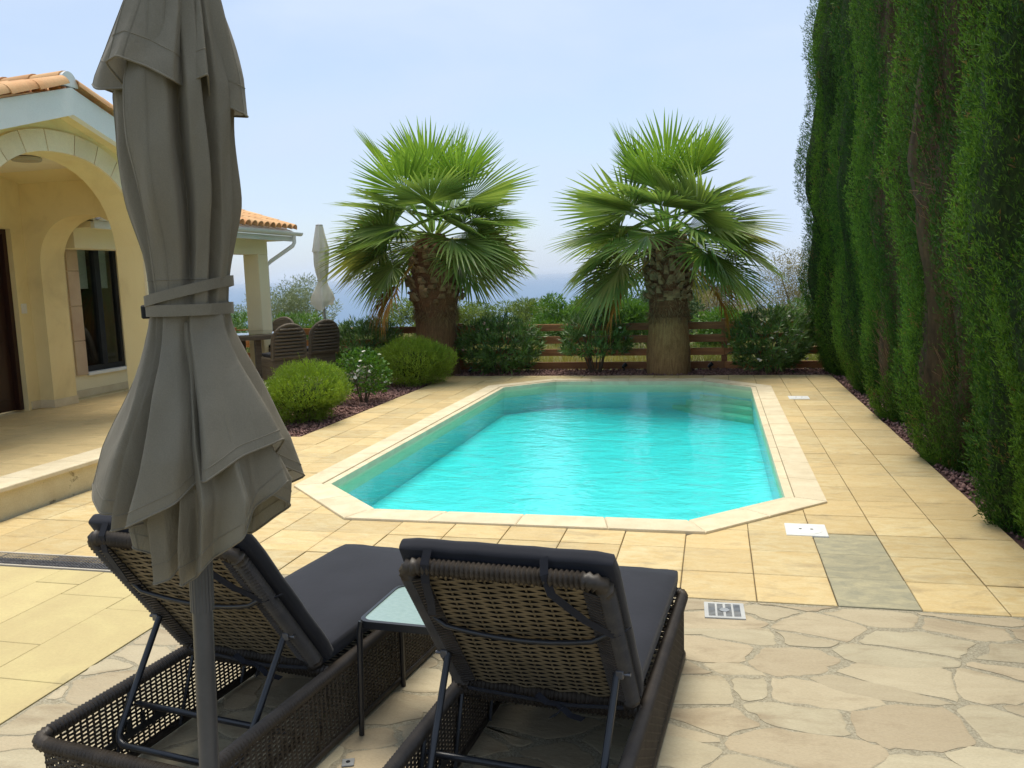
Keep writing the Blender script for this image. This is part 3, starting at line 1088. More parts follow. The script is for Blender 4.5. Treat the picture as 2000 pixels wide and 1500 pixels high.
def cypress_meshes(seed, H=8.2, n=108000, gap=None):
    rg = np.random.default_rng(seed)
    ph = rg.uniform(0, 6)
    core = MB()
    zz = np.linspace(0.05, H * 0.985, 60)
    tt = np.linspace(0, 2 * math.pi, 41)[:-1]
    T, Zg = np.meshgrid(tt, zz)
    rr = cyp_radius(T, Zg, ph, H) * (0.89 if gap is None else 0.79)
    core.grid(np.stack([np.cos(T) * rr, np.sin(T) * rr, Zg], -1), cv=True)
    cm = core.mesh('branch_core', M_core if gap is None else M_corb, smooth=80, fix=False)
    th = rg.uniform(0, 2 * math.pi, n)
    z = H * rg.random(n) ** 1.5
    rs = cyp_radius(th, z, ph, H)
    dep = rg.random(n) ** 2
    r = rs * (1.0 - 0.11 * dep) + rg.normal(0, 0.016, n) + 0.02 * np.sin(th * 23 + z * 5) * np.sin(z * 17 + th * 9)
    keep = np.ones(n, bool)
    if gap:
        for (a, z0, z1, w) in gap:
            da = np.abs((th - a - 0.15 * np.sin(z * 1.5) + math.pi) % (2 * math.pi) - math.pi)
            inside_ = (da < w * np.clip(np.minimum(z - z0, z1 - z) / 0.5, 0, 1)) & (z > z0) & (z < z1)
            keep &= ~(inside_ & (rg.random(n) < 0.9))
    th, z, r, dep = th[keep], z[keep], r[keep], dep[keep]
    k = len(th)
    out = np.c_[np.cos(th), np.sin(th), np.zeros(k)]
    p = out * r[:, None] + np.c_[np.zeros((k, 2)), z]
    d = unit(out * rg.uniform(0.15, 0.95, (k, 1)) + np.array([0, 0, 0.9]) + rg.normal(0, 0.28, (k, 3)))
    sub = 3
    dd = np.repeat(d, sub, 0) + rg.normal(0, 0.38, (k * sub, 3))
    pp = np.repeat(p, sub, 0) + np.repeat(d, sub, 0) * rg.uniform(-0.02, 0.03, (k * sub, 1))
    sc = np.repeat(0.62 + 0.16 * np.clip(z / 3.0, 0, 1), sub)
    sc = sc * np.repeat(np.where(rg.random(k) < 0.05, rg.uniform(1.3, 1.9, k), 1.0), sub)      # stray shoots
    v, f = leaf_quads(pp, dd, rg.uniform(0.026, 0.058, k * sub) * sc, 0.0100 * np.minimum(sc, 0.8), rg, mid=0.55)
    lob = cyp_radius(th, z, ph, H) / np.interp(z / H, [0.0, 0.02, 0.08, 0.22, 0.40, 0.60, 0.80, 0.94, 1.0], [0.62, 0.72, 0.84, 0.96, 1.0, 0.95, 0.78, 0.42, 0.06])
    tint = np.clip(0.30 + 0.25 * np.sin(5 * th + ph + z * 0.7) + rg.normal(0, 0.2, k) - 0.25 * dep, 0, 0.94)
    patch = np.sin(th * 7 + z * 2.3 + ph) * np.sin(z * 4.1 - th * 3 + ph) > 0.93
    tint[rg.random(k) < np.where(patch, 0.35, 0.006)] = 1.0
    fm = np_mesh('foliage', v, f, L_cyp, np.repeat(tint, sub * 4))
    tw = MB()
    if gap:
        for (a, z0, z1, w) in gap:
            for _ in range(150):
                zz_ = rg.uniform(z0, z1)
                aa = a + 0.15 * math.sin(zz_ * 1.5) + rg.uniform(-w, w)
                r0 = float(cyp_radius(aa, zz_, ph, H)) * 0.62
                r1 = r0 + rg.uniform(0.08, 0.24)
                tw.tube([(math.cos(aa) * r0, math.sin(aa) * r0, zz_), (math.cos(aa + .05) * (r0 + r1) / 2, math.sin(aa + .05) * (r0 + r1) / 2, zz_ + 0.07),
                         (math.cos(aa + rg.normal() * .12) * r1, math.sin(aa + rg.normal() * .12) * r1, zz_ + rg.uniform(0.1, 0.45))], [0.008, 0.005, 0.002], n=4, cap=False)
    return cm, fm, (tw.mesh('dead_twigs', M_twig, fix=False) if tw.n else None)


cypA = cypress_meshes(61)
cypB = cypress_meshes(62, gap=[(math.pi * 1.02, 0.25, 1.1, 0.35)])
cypC = cypress_meshes(63, gap=[(math.pi * 1.10, 0.3, 3.0, 0.20)])
CYP = ((2.44, 14.35, 1.14, 0.4, cypA, 'farthest cypress of the row, beside the fence end'),
       (2.44, 12.25, 0.93, 2.1, cypA, 'second farthest cypress of the row, standing in lava gravel'),
       (2.42, 10.05, 0.95, 0.0, cypB, 'middle cypress of the row with a bare brown foot'),
       (2.42, 7.85, 1.00, 0.0, cypC, 'cypress with a brown gap full of dead twigs'),
       (2.46, 5.80, 1.04, 1.2, cypA, 'nearest cypress of the row in view, overhanging the deck'),
       (2.62, 3.75, 1.06, 4.0, cypA, 'cypress at the right edge of the picture, closest to the camera'))
for (x, y, s, rot, ms_, lab) in CYP:
    root = thing('cypress_tree', lab, 'tree', (x, y, -0.03), rot, 'cypress row along the right side')
    root.scale = (s, s, 1.0)
    MB().tube([(0, 0, -0.2), (0, 0, 0.5), (0.01, 0.01, 3.0)], [0.11, 0.09, 0.05], n=8).build('trunk', M_bark, root, smooth=40)
    put('branch_core', ms_[0], root)
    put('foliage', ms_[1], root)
    if ms_[2]:
        put('dead_twigs', ms_[2], root)

# ================================================================ PALMS
L_palm = leaf_mat('palm_blade', (0.085, 0.165, 0.035), (0.38, 0.49, 0.14), rough=0.38, trans=0.36, spec=0.4)
L_palmy = leaf_mat('young_palm_blade', (0.090, 0.20, 0.024), (0.34, 0.52, 0.085), rough=0.38, trans=0.35, spec=0.4)
L_palmo = leaf_mat('old_palm_blade', (0.15, 0.18, 0.040), (0.42, 0.42, 0.13), rough=0.45, trans=0.28, spec=0.3)
L_dead = leaf_mat('dead_palm_blade', (0.30, 0.13, 0.025), (0.55, 0.30, 0.06), rough=0.7, trans=0.25)


def frond_mesh(seed, m, pet=0.85, rad=1.0, span=105, fold=0.25, droop=0.25, tipdroop=0.25, nseg=34, tilt=0.3):
    """Fan leaf: arched petiole along +X, then a pleated fan of separate pointed segments."""
    rg = np.random.default_rng(seed)
    V, F, T = [], [], []
    off = 0

    def push(v, f, t):
        nonlocal off
        V.append(np.array(v, float))
        F.append(np.array(f) + off)
        T.append(np.array(t, float))
        off += len(v)

    # petiole
    ts = np.linspace(0, 1, 6)
    cen = np.c_[ts * pet, np.zeros(6), -droop * 0.35 * ts ** 2]
    v, f = [], []
    for i in range(6):
        w = 0.026 * (1 - 0.55 * ts[i])
        v += [cen[i] + (0, w, 0.008), cen[i] + (0, 0, -0.014), cen[i] + (0, -w, 0.008)]
    for i in range(5):
        for a, b in ((0, 1), (1, 2), (2, 0)):
            f.append((i * 3 + a, i * 3 + b, (i + 1) * 3 + b, (i + 1) * 3 + a))
    push(v, f, [0.95] * len(v))
    hub = cen[-1]
    slope = -tilt
    rows = np.array([0.03, 0.25, 0.56, 0.72, 0.87, 1.0])
    dal = 2 * span / nseg
    for s in range(nseg):
        al = math.radians(-span + dal * (s + 0.5) + rg.normal() * 0.7)
        L_ = rad * (0.70 + 0.30 * math.cos(al * 0.8)) * rg.uniform(0.93, 1.05)
        td = tipdroop * rg.uniform(0.5, 1.5)
        half = math.radians(dal) * 0.5
        sway = rg.normal() * 0.05
        tn = rg.uniform(0.1, 0.75)
        v, t = [], []
        for q in rows:
            r = q * L_
            wd = half * r if q <= 0.56 else half * 0.56 * L_ * (1 - (q - 0.56) / 0.44) ** 0.9
            wd = max(wd, 0.001)
            a2 = al + sway * max(0, q - 0.5)
            c, s_ = math.cos(a2), math.sin(a2)
            zc = fold * abs(s_) * r * 0.55 + slope * r * c - td * max(0, q - 0.35) ** 2 * rad * 1.1 - 0.10 * droop * r * r
            px, py = hub[0] + c * r, hub[1] + s_ * r
            pl = 0.35 * wd
            v += [(px - s_ * wd, py + c * wd, hub[2] + zc + pl), (px, py, hub[2] + zc - pl), (px + s_ * wd, py - c * wd, hub[2] + zc + pl)]
            tt_ = min(1, tn + (0.35 if q > 0.9 else 0))
            t += [tt_] * 3
        f = []
        for i in range(len(rows) - 1):
            f += [(i * 3, i * 3 + 1, i * 3 + 4, i * 3 + 3), (i * 3 + 1, i * 3 + 2, i * 3 + 5, i * 3 + 4)]
        push(v, f, t)
    return np_mesh('frond', np.concatenate(V), np.concatenate(F), m, np.concatenate(T))


FY = [frond_mesh(100 + i, L_palmy, pet=0.86, rad=1.02, span=66 + 10 * i, fold=0.35, droop=0.02, tipdroop=0.03, tilt=0.10) for i in range(3)]
FM = [frond_mesh(110 + i, L_palm, pet=0.64, rad=1.02, span=100, fold=0.30, droop=0.16, tipdroop=0.14, tilt=0.50) for i in range(4)]
FO = [frond_mesh(120 + i, L_palmo if i == 0 else L_palm, pet=0.80, rad=1.0, span=98, fold=0.25, droop=0.22, tipdroop=0.30, tilt=0.48) for i in range(4)]
FD = [frond_mesh(130 + i, L_dead, pet=0.80, rad=0.92, span=70, fold=0.8, droop=0.4, tipdroop=0.5) for i in range(2)]
M_trunkA = mat('palm_fibre', (0.46, 0.285, 0.120), (0.29, 0.165, 0.068), rough=0.95, scale=7, stretch=(5, 5, 0.8), fine=0.45, fine_scale=60, bump=0.9, bump_scale=40)
M_trunkB = mat('palm_husk', (0.25, 0.115, 0.052), (0.14, 0.068, 0.034), rough=0.95, scale=9, stretch=(1, 1, 3), fine=0.4, fine_scale=50, bump=0.9, bump_scale=30)
M_boot = mat('palm_boot', (0.36, 0.235, 0.12), (0.20, 0.115, 0.060), rough=0.9, scale=10, fine=0.3, fine_scale=60, bump=0.5, bump_scale=40)


M_trunkC = mat('dark_palm_fibre', (0.32, 0.175, 0.082), (0.18, 0.098, 0.048), rough=0.95, scale=7, stretch=(5, 5, 0.8), fine=0.45, fine_scale=60, bump=0.9, bump_scale=40)


def palm(label, loc, seed, prof, zb0, zc, nf, lean=0.0, dead=(), fibre=None, ys=1.0, fsc=1.0):
    rg = np.random.default_rng(seed)
    root = thing('fan_palm', label, 'palm tree', loc, 0.0, 'pair of fan palms beside the pool')
    # lower trunk: combed fibre; upper: husk and cut leaf bases
    for nm, mm, z0, z1 in (('trunk', fibre or M_trunkA, -0.15, zb0), ('husk', M_trunkB, zb0 - 0.01, zc)):
        b = MB()
        zz = np.linspace(z0, z1, 24)
        tt = np.linspace(0, 2 * math.pi, 33)[:-1]
        T, Zg = np.meshgrid(tt, zz)
        rr = np.interp(Zg, [p[0] for p in prof], [p[1] for p in prof])
        rr = rr * (1 + 0.025 * np.sin(3 * T + seed) + 0.02 * np.sin(5 * T - Zg * 3) + rg.normal(0, 0.012, rr.shape))
        if nm == 'husk':
            rr = rr * 0.97 + 0.012
        b.grid(np.stack([np.cos(T) * rr + lean * Zg, np.sin(T) * rr, Zg], -1), cv=True)
        b.build(nm, mm, root, smooth=80, fix=False)
    # cut leaf bases spiralling up the head of the trunk
    b = MB()
    zs0 = zb0 + 0.28
    nb = 150
    for i in range(nb):
        z = zs0 + (zc - 0.15 - zs0) * i / nb
        a = i * 2.39996
        r = float(np.interp(z, [p[0] for p in prof], [p[1] for p in prof]))
        w, h, t = rg.uniform(0.045, 0.10), rg.uniform(0.06, 0.17), rg.uniform(0.02, 0.09)
        a += rg.normal() * 0.12
        z += rg.normal() * 0.025
        Mx = Matrix.Translation((math.cos(a) * r * 0.97 + lean * z, math.sin(a) * r * 0.97, z)) @ Matrix.Rotation(a, 4, 'Z') @ Matrix.Rotation(R(rg.uniform(18, 40)), 4, 'Y')
        b.add([(0, -w, 0), (0, w, 0), (t * .6, w * .55, h), (t * .6, -w * .55, h), (t, -w * .8, 0.01), (t, w * .8, 0.01), (t * 1.2, w * .4, h * .85), (t * 1.2, -w * .4, h * .85)],
              [(0, 1, 2, 3), (4, 7, 6, 5), (0, 4, 5, 1), (3, 2, 6, 7), (0, 3, 7, 4), (1, 5, 6, 2)], Mx)
    structure(b.build('leaf_bases', M_boot, root), 'stuff')
    # loose hanging fibre round the change from husk to combed trunk and between the leaf bases
    nfib = 2600
    za = np.where(rg.random(nfib) < 0.45, zb0 + rg.normal(0.05, 0.07, nfib), rg.uniform(zb0, zc - 0.1, nfib))
    ta = rg.uniform(0, 2 * math.pi, nfib)
    ra = np.interp(za, [p[0] for p in prof], [p[1] for p in prof]) * 1.0 + 0.005
    pf = np.c_[np.cos(ta) * ra + lean * za, np.sin(ta) * ra, za]
    df = np.c_[np.cos(ta) * 0.25, np.sin(ta) * 0.25, np.where(rg.random(nfib) < 0.8, -1.0, 0.6)] + rg.normal(0, 0.35, (nfib, 3))
    vf, ff = leaf_quads(pf, df, rg.uniform(0.05, 0.16, nfib), 0.008, rg, mid=0.4)
    structure(put('loose_fibre', np_mesh('loose_fibre', vf, ff, leaf_mat('palm_hair', (0.13, 0.07, 0.035), (0.36, 0.24, 0.12), rough=0.9, trans=0.1), np.repeat(rg.random(nfib), 4)), root), 'stuff')
    for i in range(nf):
        t = i / (nf - 1)
        az = i * 2.39996 + rg.normal() * 0.12
        el = R(78 - 98 * t ** 0.74) + rg.normal() * 0.09
        if t > 0.68:                              # the lowest leaves hang to the sides, the front ones were cut
            dv = (az - 1.5 * math.pi + 0.25 + math.pi) % (2 * math.pi) - math.pi
            if abs(dv) < 0.75:
                az += math.copysign(0.85 - abs(dv) * 0.6, dv)
        me = FY[i % 3] if t < 0.17 else FM[i % 4] if t < 0.62 else FO[(i * 3 + 1) % 4]
        s = fsc * rg.uniform(0.98, 1.16) * (0.95 if t > 0.8 else ys if t < 0.25 else 1.0)
        base = Vector((math.cos(az) * 0.10 + lean * zc, math.sin(az) * 0.10, zc + 0.10 - 0.32 * t))
        o = put('frond', me, root, loc=base)
        o.rotation_mode = 'XYZ'
        q = Matrix.Rotation(az, 4, 'Z') @ Matrix.Rotation(-el, 4, 'Y') @ Matrix.Rotation(rg.normal() * 0.45 * min(1, 3 * t), 4, 'X')
        o.rotation_euler = q.to_euler()
        o.scale = (s, s, s)
    for k, az in enumerate(dead):
        o = put('dead_frond', FD[k % 2], root, loc=(math.cos(az) * 0.16 + lean * zc, math.sin(az) * 0.16, zc - 0.30))
        o.rotation_euler = (Matrix.Rotation(az, 4, 'Z') @ Matrix.Rotation(R(38), 4, 'Y')).to_euler()
        o['label'] = 'dead orange brown hanging frond'
    return root


palm('left fan palm with the thicker bulging trunk behind the rosemary', (-4.86, 14.35, -0.03), 3,
     [(-0.2, 0.42), (0.0, 0.40), (0.5, 0.37), (0.95, 0.36), (1.2, 0.37), (1.4, 0.42), (1.65, 0.43), (2.0, 0.36), (2.35, 0.26), (2.6, 0.18)], 1.05, 2.52, 47, dead=(math.pi * 1.05, math.pi * 1.25), fibre=M_trunkC, fsc=0.97, ys=1.04)
palm('right fan palm with a straight fibrous trunk at the pool end', (-0.76, 14.50, -0.03), 4,
     [(-0.2, 0.40), (0.0, 0.375), (0.4, 0.37), (0.85, 0.325), (1.0, 0.315), (1.3, 0.31), (1.55, 0.33), (1.8, 0.32), (2.1, 0.27), (2.4, 0.20), (2.6, 0.15)], 0.97, 2.38, 47, dead=(math.pi * 1.12, math.pi * 1.9), ys=0.90)

# ================================================================ HOUSE
M_stucco = mat('yellow_stucco', (0.85, 0.71, 0.385), (0.81, 0.67, 0.355), rough=0.92, scale=1.6, fine=0.06, fine_scale=120, bump=0.25,
               bump_scale=160, stain=((0.66, 0.53, 0.28), 1.6, 0.50, 0.85), dist=0.8)
M_pale = mat('cream_stucco', (0.86, 0.77, 0.52), (0.82, 0.73, 0.49), rough=0.92, scale=1.6, fine=0.05, fine_scale=120, bump=0.25, bump_scale=160)
M_fascia = mat('white_render', (0.80, 0.81, 0.79), (0.74, 0.76, 0.75), rough=0.9, scale=2, fine=0.06, fine_scale=90, bump=0.2, bump_scale=90)
M_stone = mat('trim_stone', (0.82, 0.71, 0.49), (0.75, 0.63, 0.43), rough=0.85, scale=3, rnd=0.06, fine=0.10, fine_scale=70, bump=0.25, bump_scale=60)
M_pink = mat('window_stone', (0.60, 0.47, 0.33), (0.52, 0.38, 0.27), rough=0.85, scale=3, rnd=0.06, fine=0.12, fine_scale=70, bump=0.25, bump_scale=60)
M_clay = mat('clay_tile', (0.62, 0.29, 0.115), (0.68, 0.40, 0.19), rough=0.8, scale=4, rnd=0.14, c3=(0.66, 0.42, 0.20), fine=0.14, fine_scale=60,
             bump=0.3, bump_scale=40, stain=((0.42, 0.20, 0.09), 5, 0.6, 0.85))
M_door = mat('dark_door_wood', (0.050, 0.018, 0.010), (0.028, 0.011, 0.007), rough=0.4, scale=4, stretch=(5, 5, 0.5), fine=0.25, spec=0.4)
M_anth = mat('anthracite_frame', (0.020, 0.022, 0.026), (0.015, 0.017, 0.020), rough=0.4, fine=0.05)
M_room = mat('dim_room', (0.10, 0.085, 0.07), (0.07, 0.06, 0.05), rough=0.9)
M_blind = mat('fabric_blind', (0.84, 0.84, 0.80), (0.78, 0.78, 0.74), rough=0.9)
M_pvc = mat('white_gutter', (0.82, 0.83, 0.82), (0.76, 0.77, 0.76), rough=0.5, fine=0.08)
M_ceil = mat('porch_ceiling_paint', (0.84, 0.75, 0.55), (0.80, 0.71, 0.52), rough=0.95, fine=0.04)


def glass_mat(name, tint, base_f=0.05, rough=0.02, bump=0.0):
    m, t, b, N, L = _new(name)
    out = N['Material Output']
    N.remove(b)
    lw = N.new('ShaderNodeLayerWeight')
    lw.inputs['Blend'].default_value = 0.18
    gl = N.new('ShaderNodeBsdfGlossy')
    gl.inputs['Roughness'].default_value = rough
    tr = N.new('ShaderNodeBsdfTransparent')
    tr.inputs['Color'].default_value = tint + (1,)
    ma = N.new('ShaderNodeMath')
    ma.operation = 'ADD'
    ma.inputs[1].default_value = base_f
    ma.use_clamp = True
    L.new(lw.outputs['Fresnel'], ma.inputs[0])
    if bump:
        bp = N.new('ShaderNodeBump')
        bp.inputs['Strength'].default_value = bump
        bp.inputs['Distance'].default_value = 0.004
        L.new(_noise(N, L, _coord(N, L, False, (1, 2.2, 1)), 60, 2, 0.5, 1.0), bp.inputs['Height'])
        L.new(bp.outputs['Normal'], gl.inputs['Normal'])
    ms = N.new('ShaderNodeMixShader')
    L.new(ma.outputs[0], ms.inputs['Fac'])
    L.new(tr.outputs['BSDF'], ms.inputs[1])
    L.new(gl.outputs['BSDF'], ms.inputs[2])
    L.new(ms.outputs['Shader'], out.inputs['Surface'])
    return m


M_glass = glass_mat('window_glass', (0.80, 0.85, 0.84), 0.06)

house = thing('house', 'yellow stucco villa with arched porch, stone trim and clay tiled roofs', 'house', (-8.4, 9.0, 0.25), world=True)


def arch_curve(c, a, zs, b, n=24, e=2.25):
    """Arch line from one springing to the other, as (along, z)."""
    out = []
    for k in range(n + 1):
        t = math.pi * (1 - k / n)
        cx, sx = math.cos(t), math.sin(t)
        out.append((c + a * math.copysign(abs(cx) ** (2 / e), cx), zs + b * abs(sx) ** (2 / e)))
    return out


def arch_wall(axis, p0, p1, u0, u1, z0, top, curve):
    """Wall between planes p0 and p1 along u, with an arched opening; top(u) gives its upper edge."""
    mb = MB()

    def P(u, z, p):
        return (p, u, z) if axis == 'x' else (u, p, z)
    lo, hi = curve[0][0], curve[-1][0]
    pts = [(u0, top(u0), None)]
    us = [(u0, z0), (lo, z0)]
    # piers
    for a, b in ((u0, lo), (hi, u1)):
        v = [P(a, z0, p0), P(b, z0, p0), P(b, top(b), p0), P(a, top(a), p0), P(a, z0, p1), P(b, z0, p1), P(b, top(b), p1), P(a, top(a), p1)]
        mb.add(v, [(0, 1, 2, 3), (7, 6, 5, 4), (0, 4, 5, 1), (3, 2, 6, 7), (0, 3, 7, 4)] if a == u0 else [(0, 1, 2, 3), (7, 6, 5, 4), (0, 4, 5, 1), (3, 2, 6, 7), (1, 5, 6, 2)])
    # jambs below the springing
    zs = curve[0][1]
    for u in (lo, hi):
        mb.add([P(u, z0, p0), P(u, z0, p1), P(u, zs, p1), P(u, zs, p0)], [(0, 1, 2, 3)])
    for (a, za), (b, zb_) in zip(curve[:-1], curve[1:]):
        v = [P(a, za, p0), P(b, zb_, p0), P(b, top(b), p0), P(a, top(a), p0), P(a, za, p1), P(b, zb_, p1), P(b, top(b), p1), P(a, top(a), p1)]
        mb.add(v, [(0, 1, 2, 3), (7, 6, 5, 4), (0, 4, 5, 1), (3, 2, 6, 7)])
    return mb


GC, GZ, GS = 7.31, 3.42, 0.31            # gable centre, underside apex, slope
curveA = arch_curve(7.36, 1.14, 2.02, 1.06)
arch_wall('x', -6.75, -6.40, 5.35, 9.28, 0.236, lambda u: GZ + 0.10 - GS * abs(u - GC), curveA).build('porch_wall', M_stucco, house, smooth=30)
# the end wall of the porch with its own arch, towards the veranda
curveB = arch_curve(-7.40, 0.645, 1.98, 0.62)
arch_wall('y', 8.75, 9.14, -8.42, -6.752, 0.236, lambda u: 3.10, curveB).build('porch_end_wall', M_stucco, house, smooth=30)
# wall with the door, split round the opening
w = MB()
w.box(-8.60, -8.25, 5.0, 7.55, 0.236, 3.10)
w.box(-8.60, -8.25, 8.56, 8.749, 0.236, 3.10)
w.box(-8.60, -8.25, 7.55, 8.56, 2.46, 3.10)
w.build('door_wall', M_stucco, house)
# wall with the window
w = MB()
w.box(-8.75, -8.40, 9.141, 9.77, 0.12, 3.05)
w.box(-8.75, -8.40, 10.62, 12.10, 0.12, 3.05)
w.box(-8.75, -8.40, 9.77, 10.62, 0.12, 0.56)
w.box(-8.75, -8.40, 9.77, 10.62, 2.43, 3.05)
w.build('window_wall', M_pale, house)
b = MB()
b.box(-13.0, -8.76, 4.9, 5.2, -0.1, 3.0)
b.box(-13.0, -8.76, 12.101, 12.35, -0.1, 3.0)
b.box(-13.3, -13.0, 4.9, 12.35, -0.1, 3.0)
b.build('rear_wall', M_stucco, house)
MB().box(-8.249, -6.751, 5.0, 8.749, 3.10, 3.16).build('porch_ceiling', M_ceil, house)
lamp = MB().lathe([(0.135, 3.055), (0.145, 3.065), (0.145, 3.085), (0.12, 3.10)], n=28, M=Matrix.Translation((-6.98, 7.55, 0))).build('ceiling_lamp', mat('lamp_opal', (0.42, 0.36, 0.26), rough=0.5, fine=0), house, smooth=40)
# voussoirs and jamb stones of the big arch
n_v = 13
for k in range(n_v):
    t0, t1 = k / n_v, (k + 1) / n_v
    seg = []
    for t in np.linspace(t0 + 0.0015, t1 - 0.0015, 5):
        ang = math.pi * (1 - t)
        cx, sx = math.cos(ang), math.sin(ang)
        f_ = lambda a, bb: (7.36 + a * math.copysign(abs(cx) ** (2 / 2.25), cx), 2.02 + bb * abs(sx) ** (2 / 2.25))
        seg.append((f_(1.138, 1.058), f_(1.345, 1.265)))
    mb = MB()
    for (i0, o0), (i1, o1) in zip(seg[:-1], seg[1:]):
        mb.add([(-6.41, *i0), (-6.41, *i1), (-6.41, *o1), (-6.41, *o0), (-6.378, *i0), (-6.378, *i1), (-6.378, *o1), (-6.378, *o0)],
               [(0, 1, 2, 3), (7, 6, 5, 4), (0, 4, 5, 1), (3, 2, 6, 7)])
    mb.add([(-6.41, *seg[0][0]), (-6.41, *seg[0][1]), (-6.378, *seg[0][1]), (-6.378, *seg[0][0])], [(0, 1, 2, 3)])
    mb.add([(-6.41, *seg[-1][0]), (-6.41, *seg[-1][1]), (-6.378, *seg[-1][1]), (-6.378, *seg[-1][0])], [(0, 1, 2, 3)])
    mb.build('arch_stone', M_stone, house)
for s in (-1, 1):
    for k in range(4):
        z0, z1 = 0.26 + k * 0.44, 0.26 + (k + 1) * 0.44
        y0, y1 = sorted((7.36 + s * 1.138, 7.36 + s * 1.345))
        MB().bbox(-6.412, -6.378, y0, y1, z0 + 0.003, z1 - 0.003, 0.004).build('jamb_stone', M_stone, house)
# white fascia of the gable, its sloping soffit and the roof above it
for s in (-1, 1):
    E_ = 2.15
    z1 = GZ - GS * E_
    MB().add([(-6.15, GC, GZ), (-6.15, GC + s * E_, z1), (-6.15, GC + s * E_, z1 + 0.26), (-6.15, GC, GZ + 0.26),
              (-6.23, GC, GZ), (-6.23, GC + s * E_, z1), (-6.23, GC + s * E_, z1 + 0.26), (-6.23, GC, GZ + 0.26)],
             [(0, 1, 2, 3), (7, 6, 5, 4), (0, 4, 5, 1), (3, 2, 6, 7), (1, 5, 6, 2)]).build('gable_fascia', M_fascia, house)
    MB().add([(-6.231, GC, GZ + 0.03), (-6.231, GC + s * E_, z1 + 0.03), (-8.30, GC + s * E_, z1 + 0.03), (-8.30, GC, GZ + 0.03),
              (-6.231, GC, GZ + 0.255), (-6.231, GC + s * E_, z1 + 0.255), (-8.30, GC + s * E_, z1 + 0.255), (-8.30, GC, GZ + 0.255)],
             [(0, 3, 2, 1), (4, 5, 6, 7), (0, 1, 5, 4), (1, 2, 6, 5), (2, 3, 7, 6)]).build('soffit', M_stucco, house)


def barrel(length, r0, r1, th=0.012, n=8):
    """Half-round tapered clay tile along +X, crown up."""
    mb = MB()
    rows = []
    for x, r in ((0, r0), (length, r1)):
        rows.append([(x, r * math.cos(math.pi * j / n), r * math.sin(math.pi * j / n)) for j in range(n + 1)]
                    + [(x, (r - th) * math.cos(math.pi * j / n), (r - th) * math.sin(math.pi * j / n)) for j in range(n, -1, -1)])
    mb.grid(rows, cv=True)
    k = 2 * (n + 1)
    for base in (0, k):
        for j in range(n):
            mb.f.append((base + j, base + j + 1, base + k - 2 - j, base + k - 1 - j))
    return mb.mesh('roof_tile', M_clay, smooth=40)


TL = barrel(0.42, 0.098, 0.082)
# porch gable roof: columns run down each slope, the front column forms the verge
for s in (-1, 1):
    for c in range(10):
        for r in range(6):
            d = 0.10 + r * 0.345
            yy = GC + s * (d + 0.36)
            zz_ = GZ + 0.275 - GS * (d + 0.36) + 0.012
            o = put('roof_tile', TL, house)
            # the tile's low, wide end sits further down the slope
            q = Matrix.Translation((-6.185 - c * 0.205, yy, zz_)) @ Matrix.Rotation(-s * math.pi / 2, 4, 'Z') @ Matrix.Rotation(-math.atan(GS) - 0.03, 4, 'Y')
            o.matrix_basis = q
            o.rotation_euler.y += rng.normal() * 0.006
for c in range(5):
    o = put('ridge_tile', TL, house)
    o.matrix_basis = Matrix.Translation((-6.20 - c * 0.35, GC, GZ + 0.315)) @ Matrix.Rotation(math.pi, 4, 'Z') @ Matrix.Diagonal((1, 1.25, 1.1, 1))
mb = MB()
mb.add([(-6.165, GC + 0.115 * math.cos(math.pi * j / 12), GZ + 0.27 + 0.145 * math.sin(math.pi * j / 12)) for j in range(13)]
       + [(-6.215, GC + 0.115 * math.cos(math.pi * j / 12), GZ + 0.27 + 0.145 * math.sin(math.pi * j / 12)) for j in range(13)],
       [tuple(range(13)), tuple(range(25, 12, -1))] + [(j, j + 1, 14 + j, 13 + j) for j in range(12)])
mb.build('ridge_mortar', M_fascia, house)
# main roof: eave along the veranda
EX, EZ, RS, RY0, RY1 = -7.74, 2.70, 0.31, 9.35, 14.62
MB().add([(EX + .02, RY0, EZ - 0.02), (EX + .02, RY1, EZ - 0.02), (-11.0, RY1, EZ - 0.02 + RS * 3.6), (-11.0, RY0, EZ - 0.02 + RS * 3.6),
          (EX + .02, RY0, EZ - 0.12), (EX + .02, RY1, EZ - 0.12), (-11.0, RY1, EZ - 0.12 + RS * 3.6), (-11.0, RY0, EZ - 0.12 + RS * 3.6)],
         [(0, 1, 2, 3), (7, 6, 5, 4), (0, 4, 5, 1), (1, 5, 6, 2), (2, 6, 7, 3), (3, 7, 4, 0)]).build('roof_deck', M_fascia, house)
MB().add([(-11.0, 4.9, 3.80), (-11.0, RY1, 3.80), (-13.6, RY1, 3.0), (-13.6, 4.9, 3.0)], [(0, 1, 2, 3)]).build('rear_roof', M_clay, house)
for c in range(26):
    for r in range(7):
        d = -0.04 + r * 0.345
        o = put('roof_tile', TL, house)
        o.matrix_basis = Matrix.Translation((EX + 0.06 - d, RY1 - 0.09 - c * 0.203, EZ + RS * d + 0.012)) @ Matrix.Rotation(math.pi, 4, 'Z') @ Matrix.Rotation(-math.atan(RS) - 0.02, 4, 'Y')
        o.rotation_euler.z += rng.normal() * 0.01
MB().box(EX - 0.03, EX + 0.021, RY0, RY1 + 0.002, EZ - 0.215, EZ - 0.125).build('eave_fascia', M_fascia, house)
gt = MB()
gt.grid([[(EX + 0.085 + 0.062 * math.cos(math.pi + math.pi * j / 8) * f_, y, EZ - 0.055 + 0.062 * math.sin(math.pi + math.pi * j / 8) * f_) for j in range(9)]
         + [(EX + 0.085 + 0.056 * math.cos(-math.pi * j / 8) * f_, y, EZ - 0.055 + 0.056 * math.sin(-math.pi * j / 8) * f_) for j in range(9)]
         for y, f_ in ((RY0, 1), (RY1 + 0.16, 1))], cv=True)
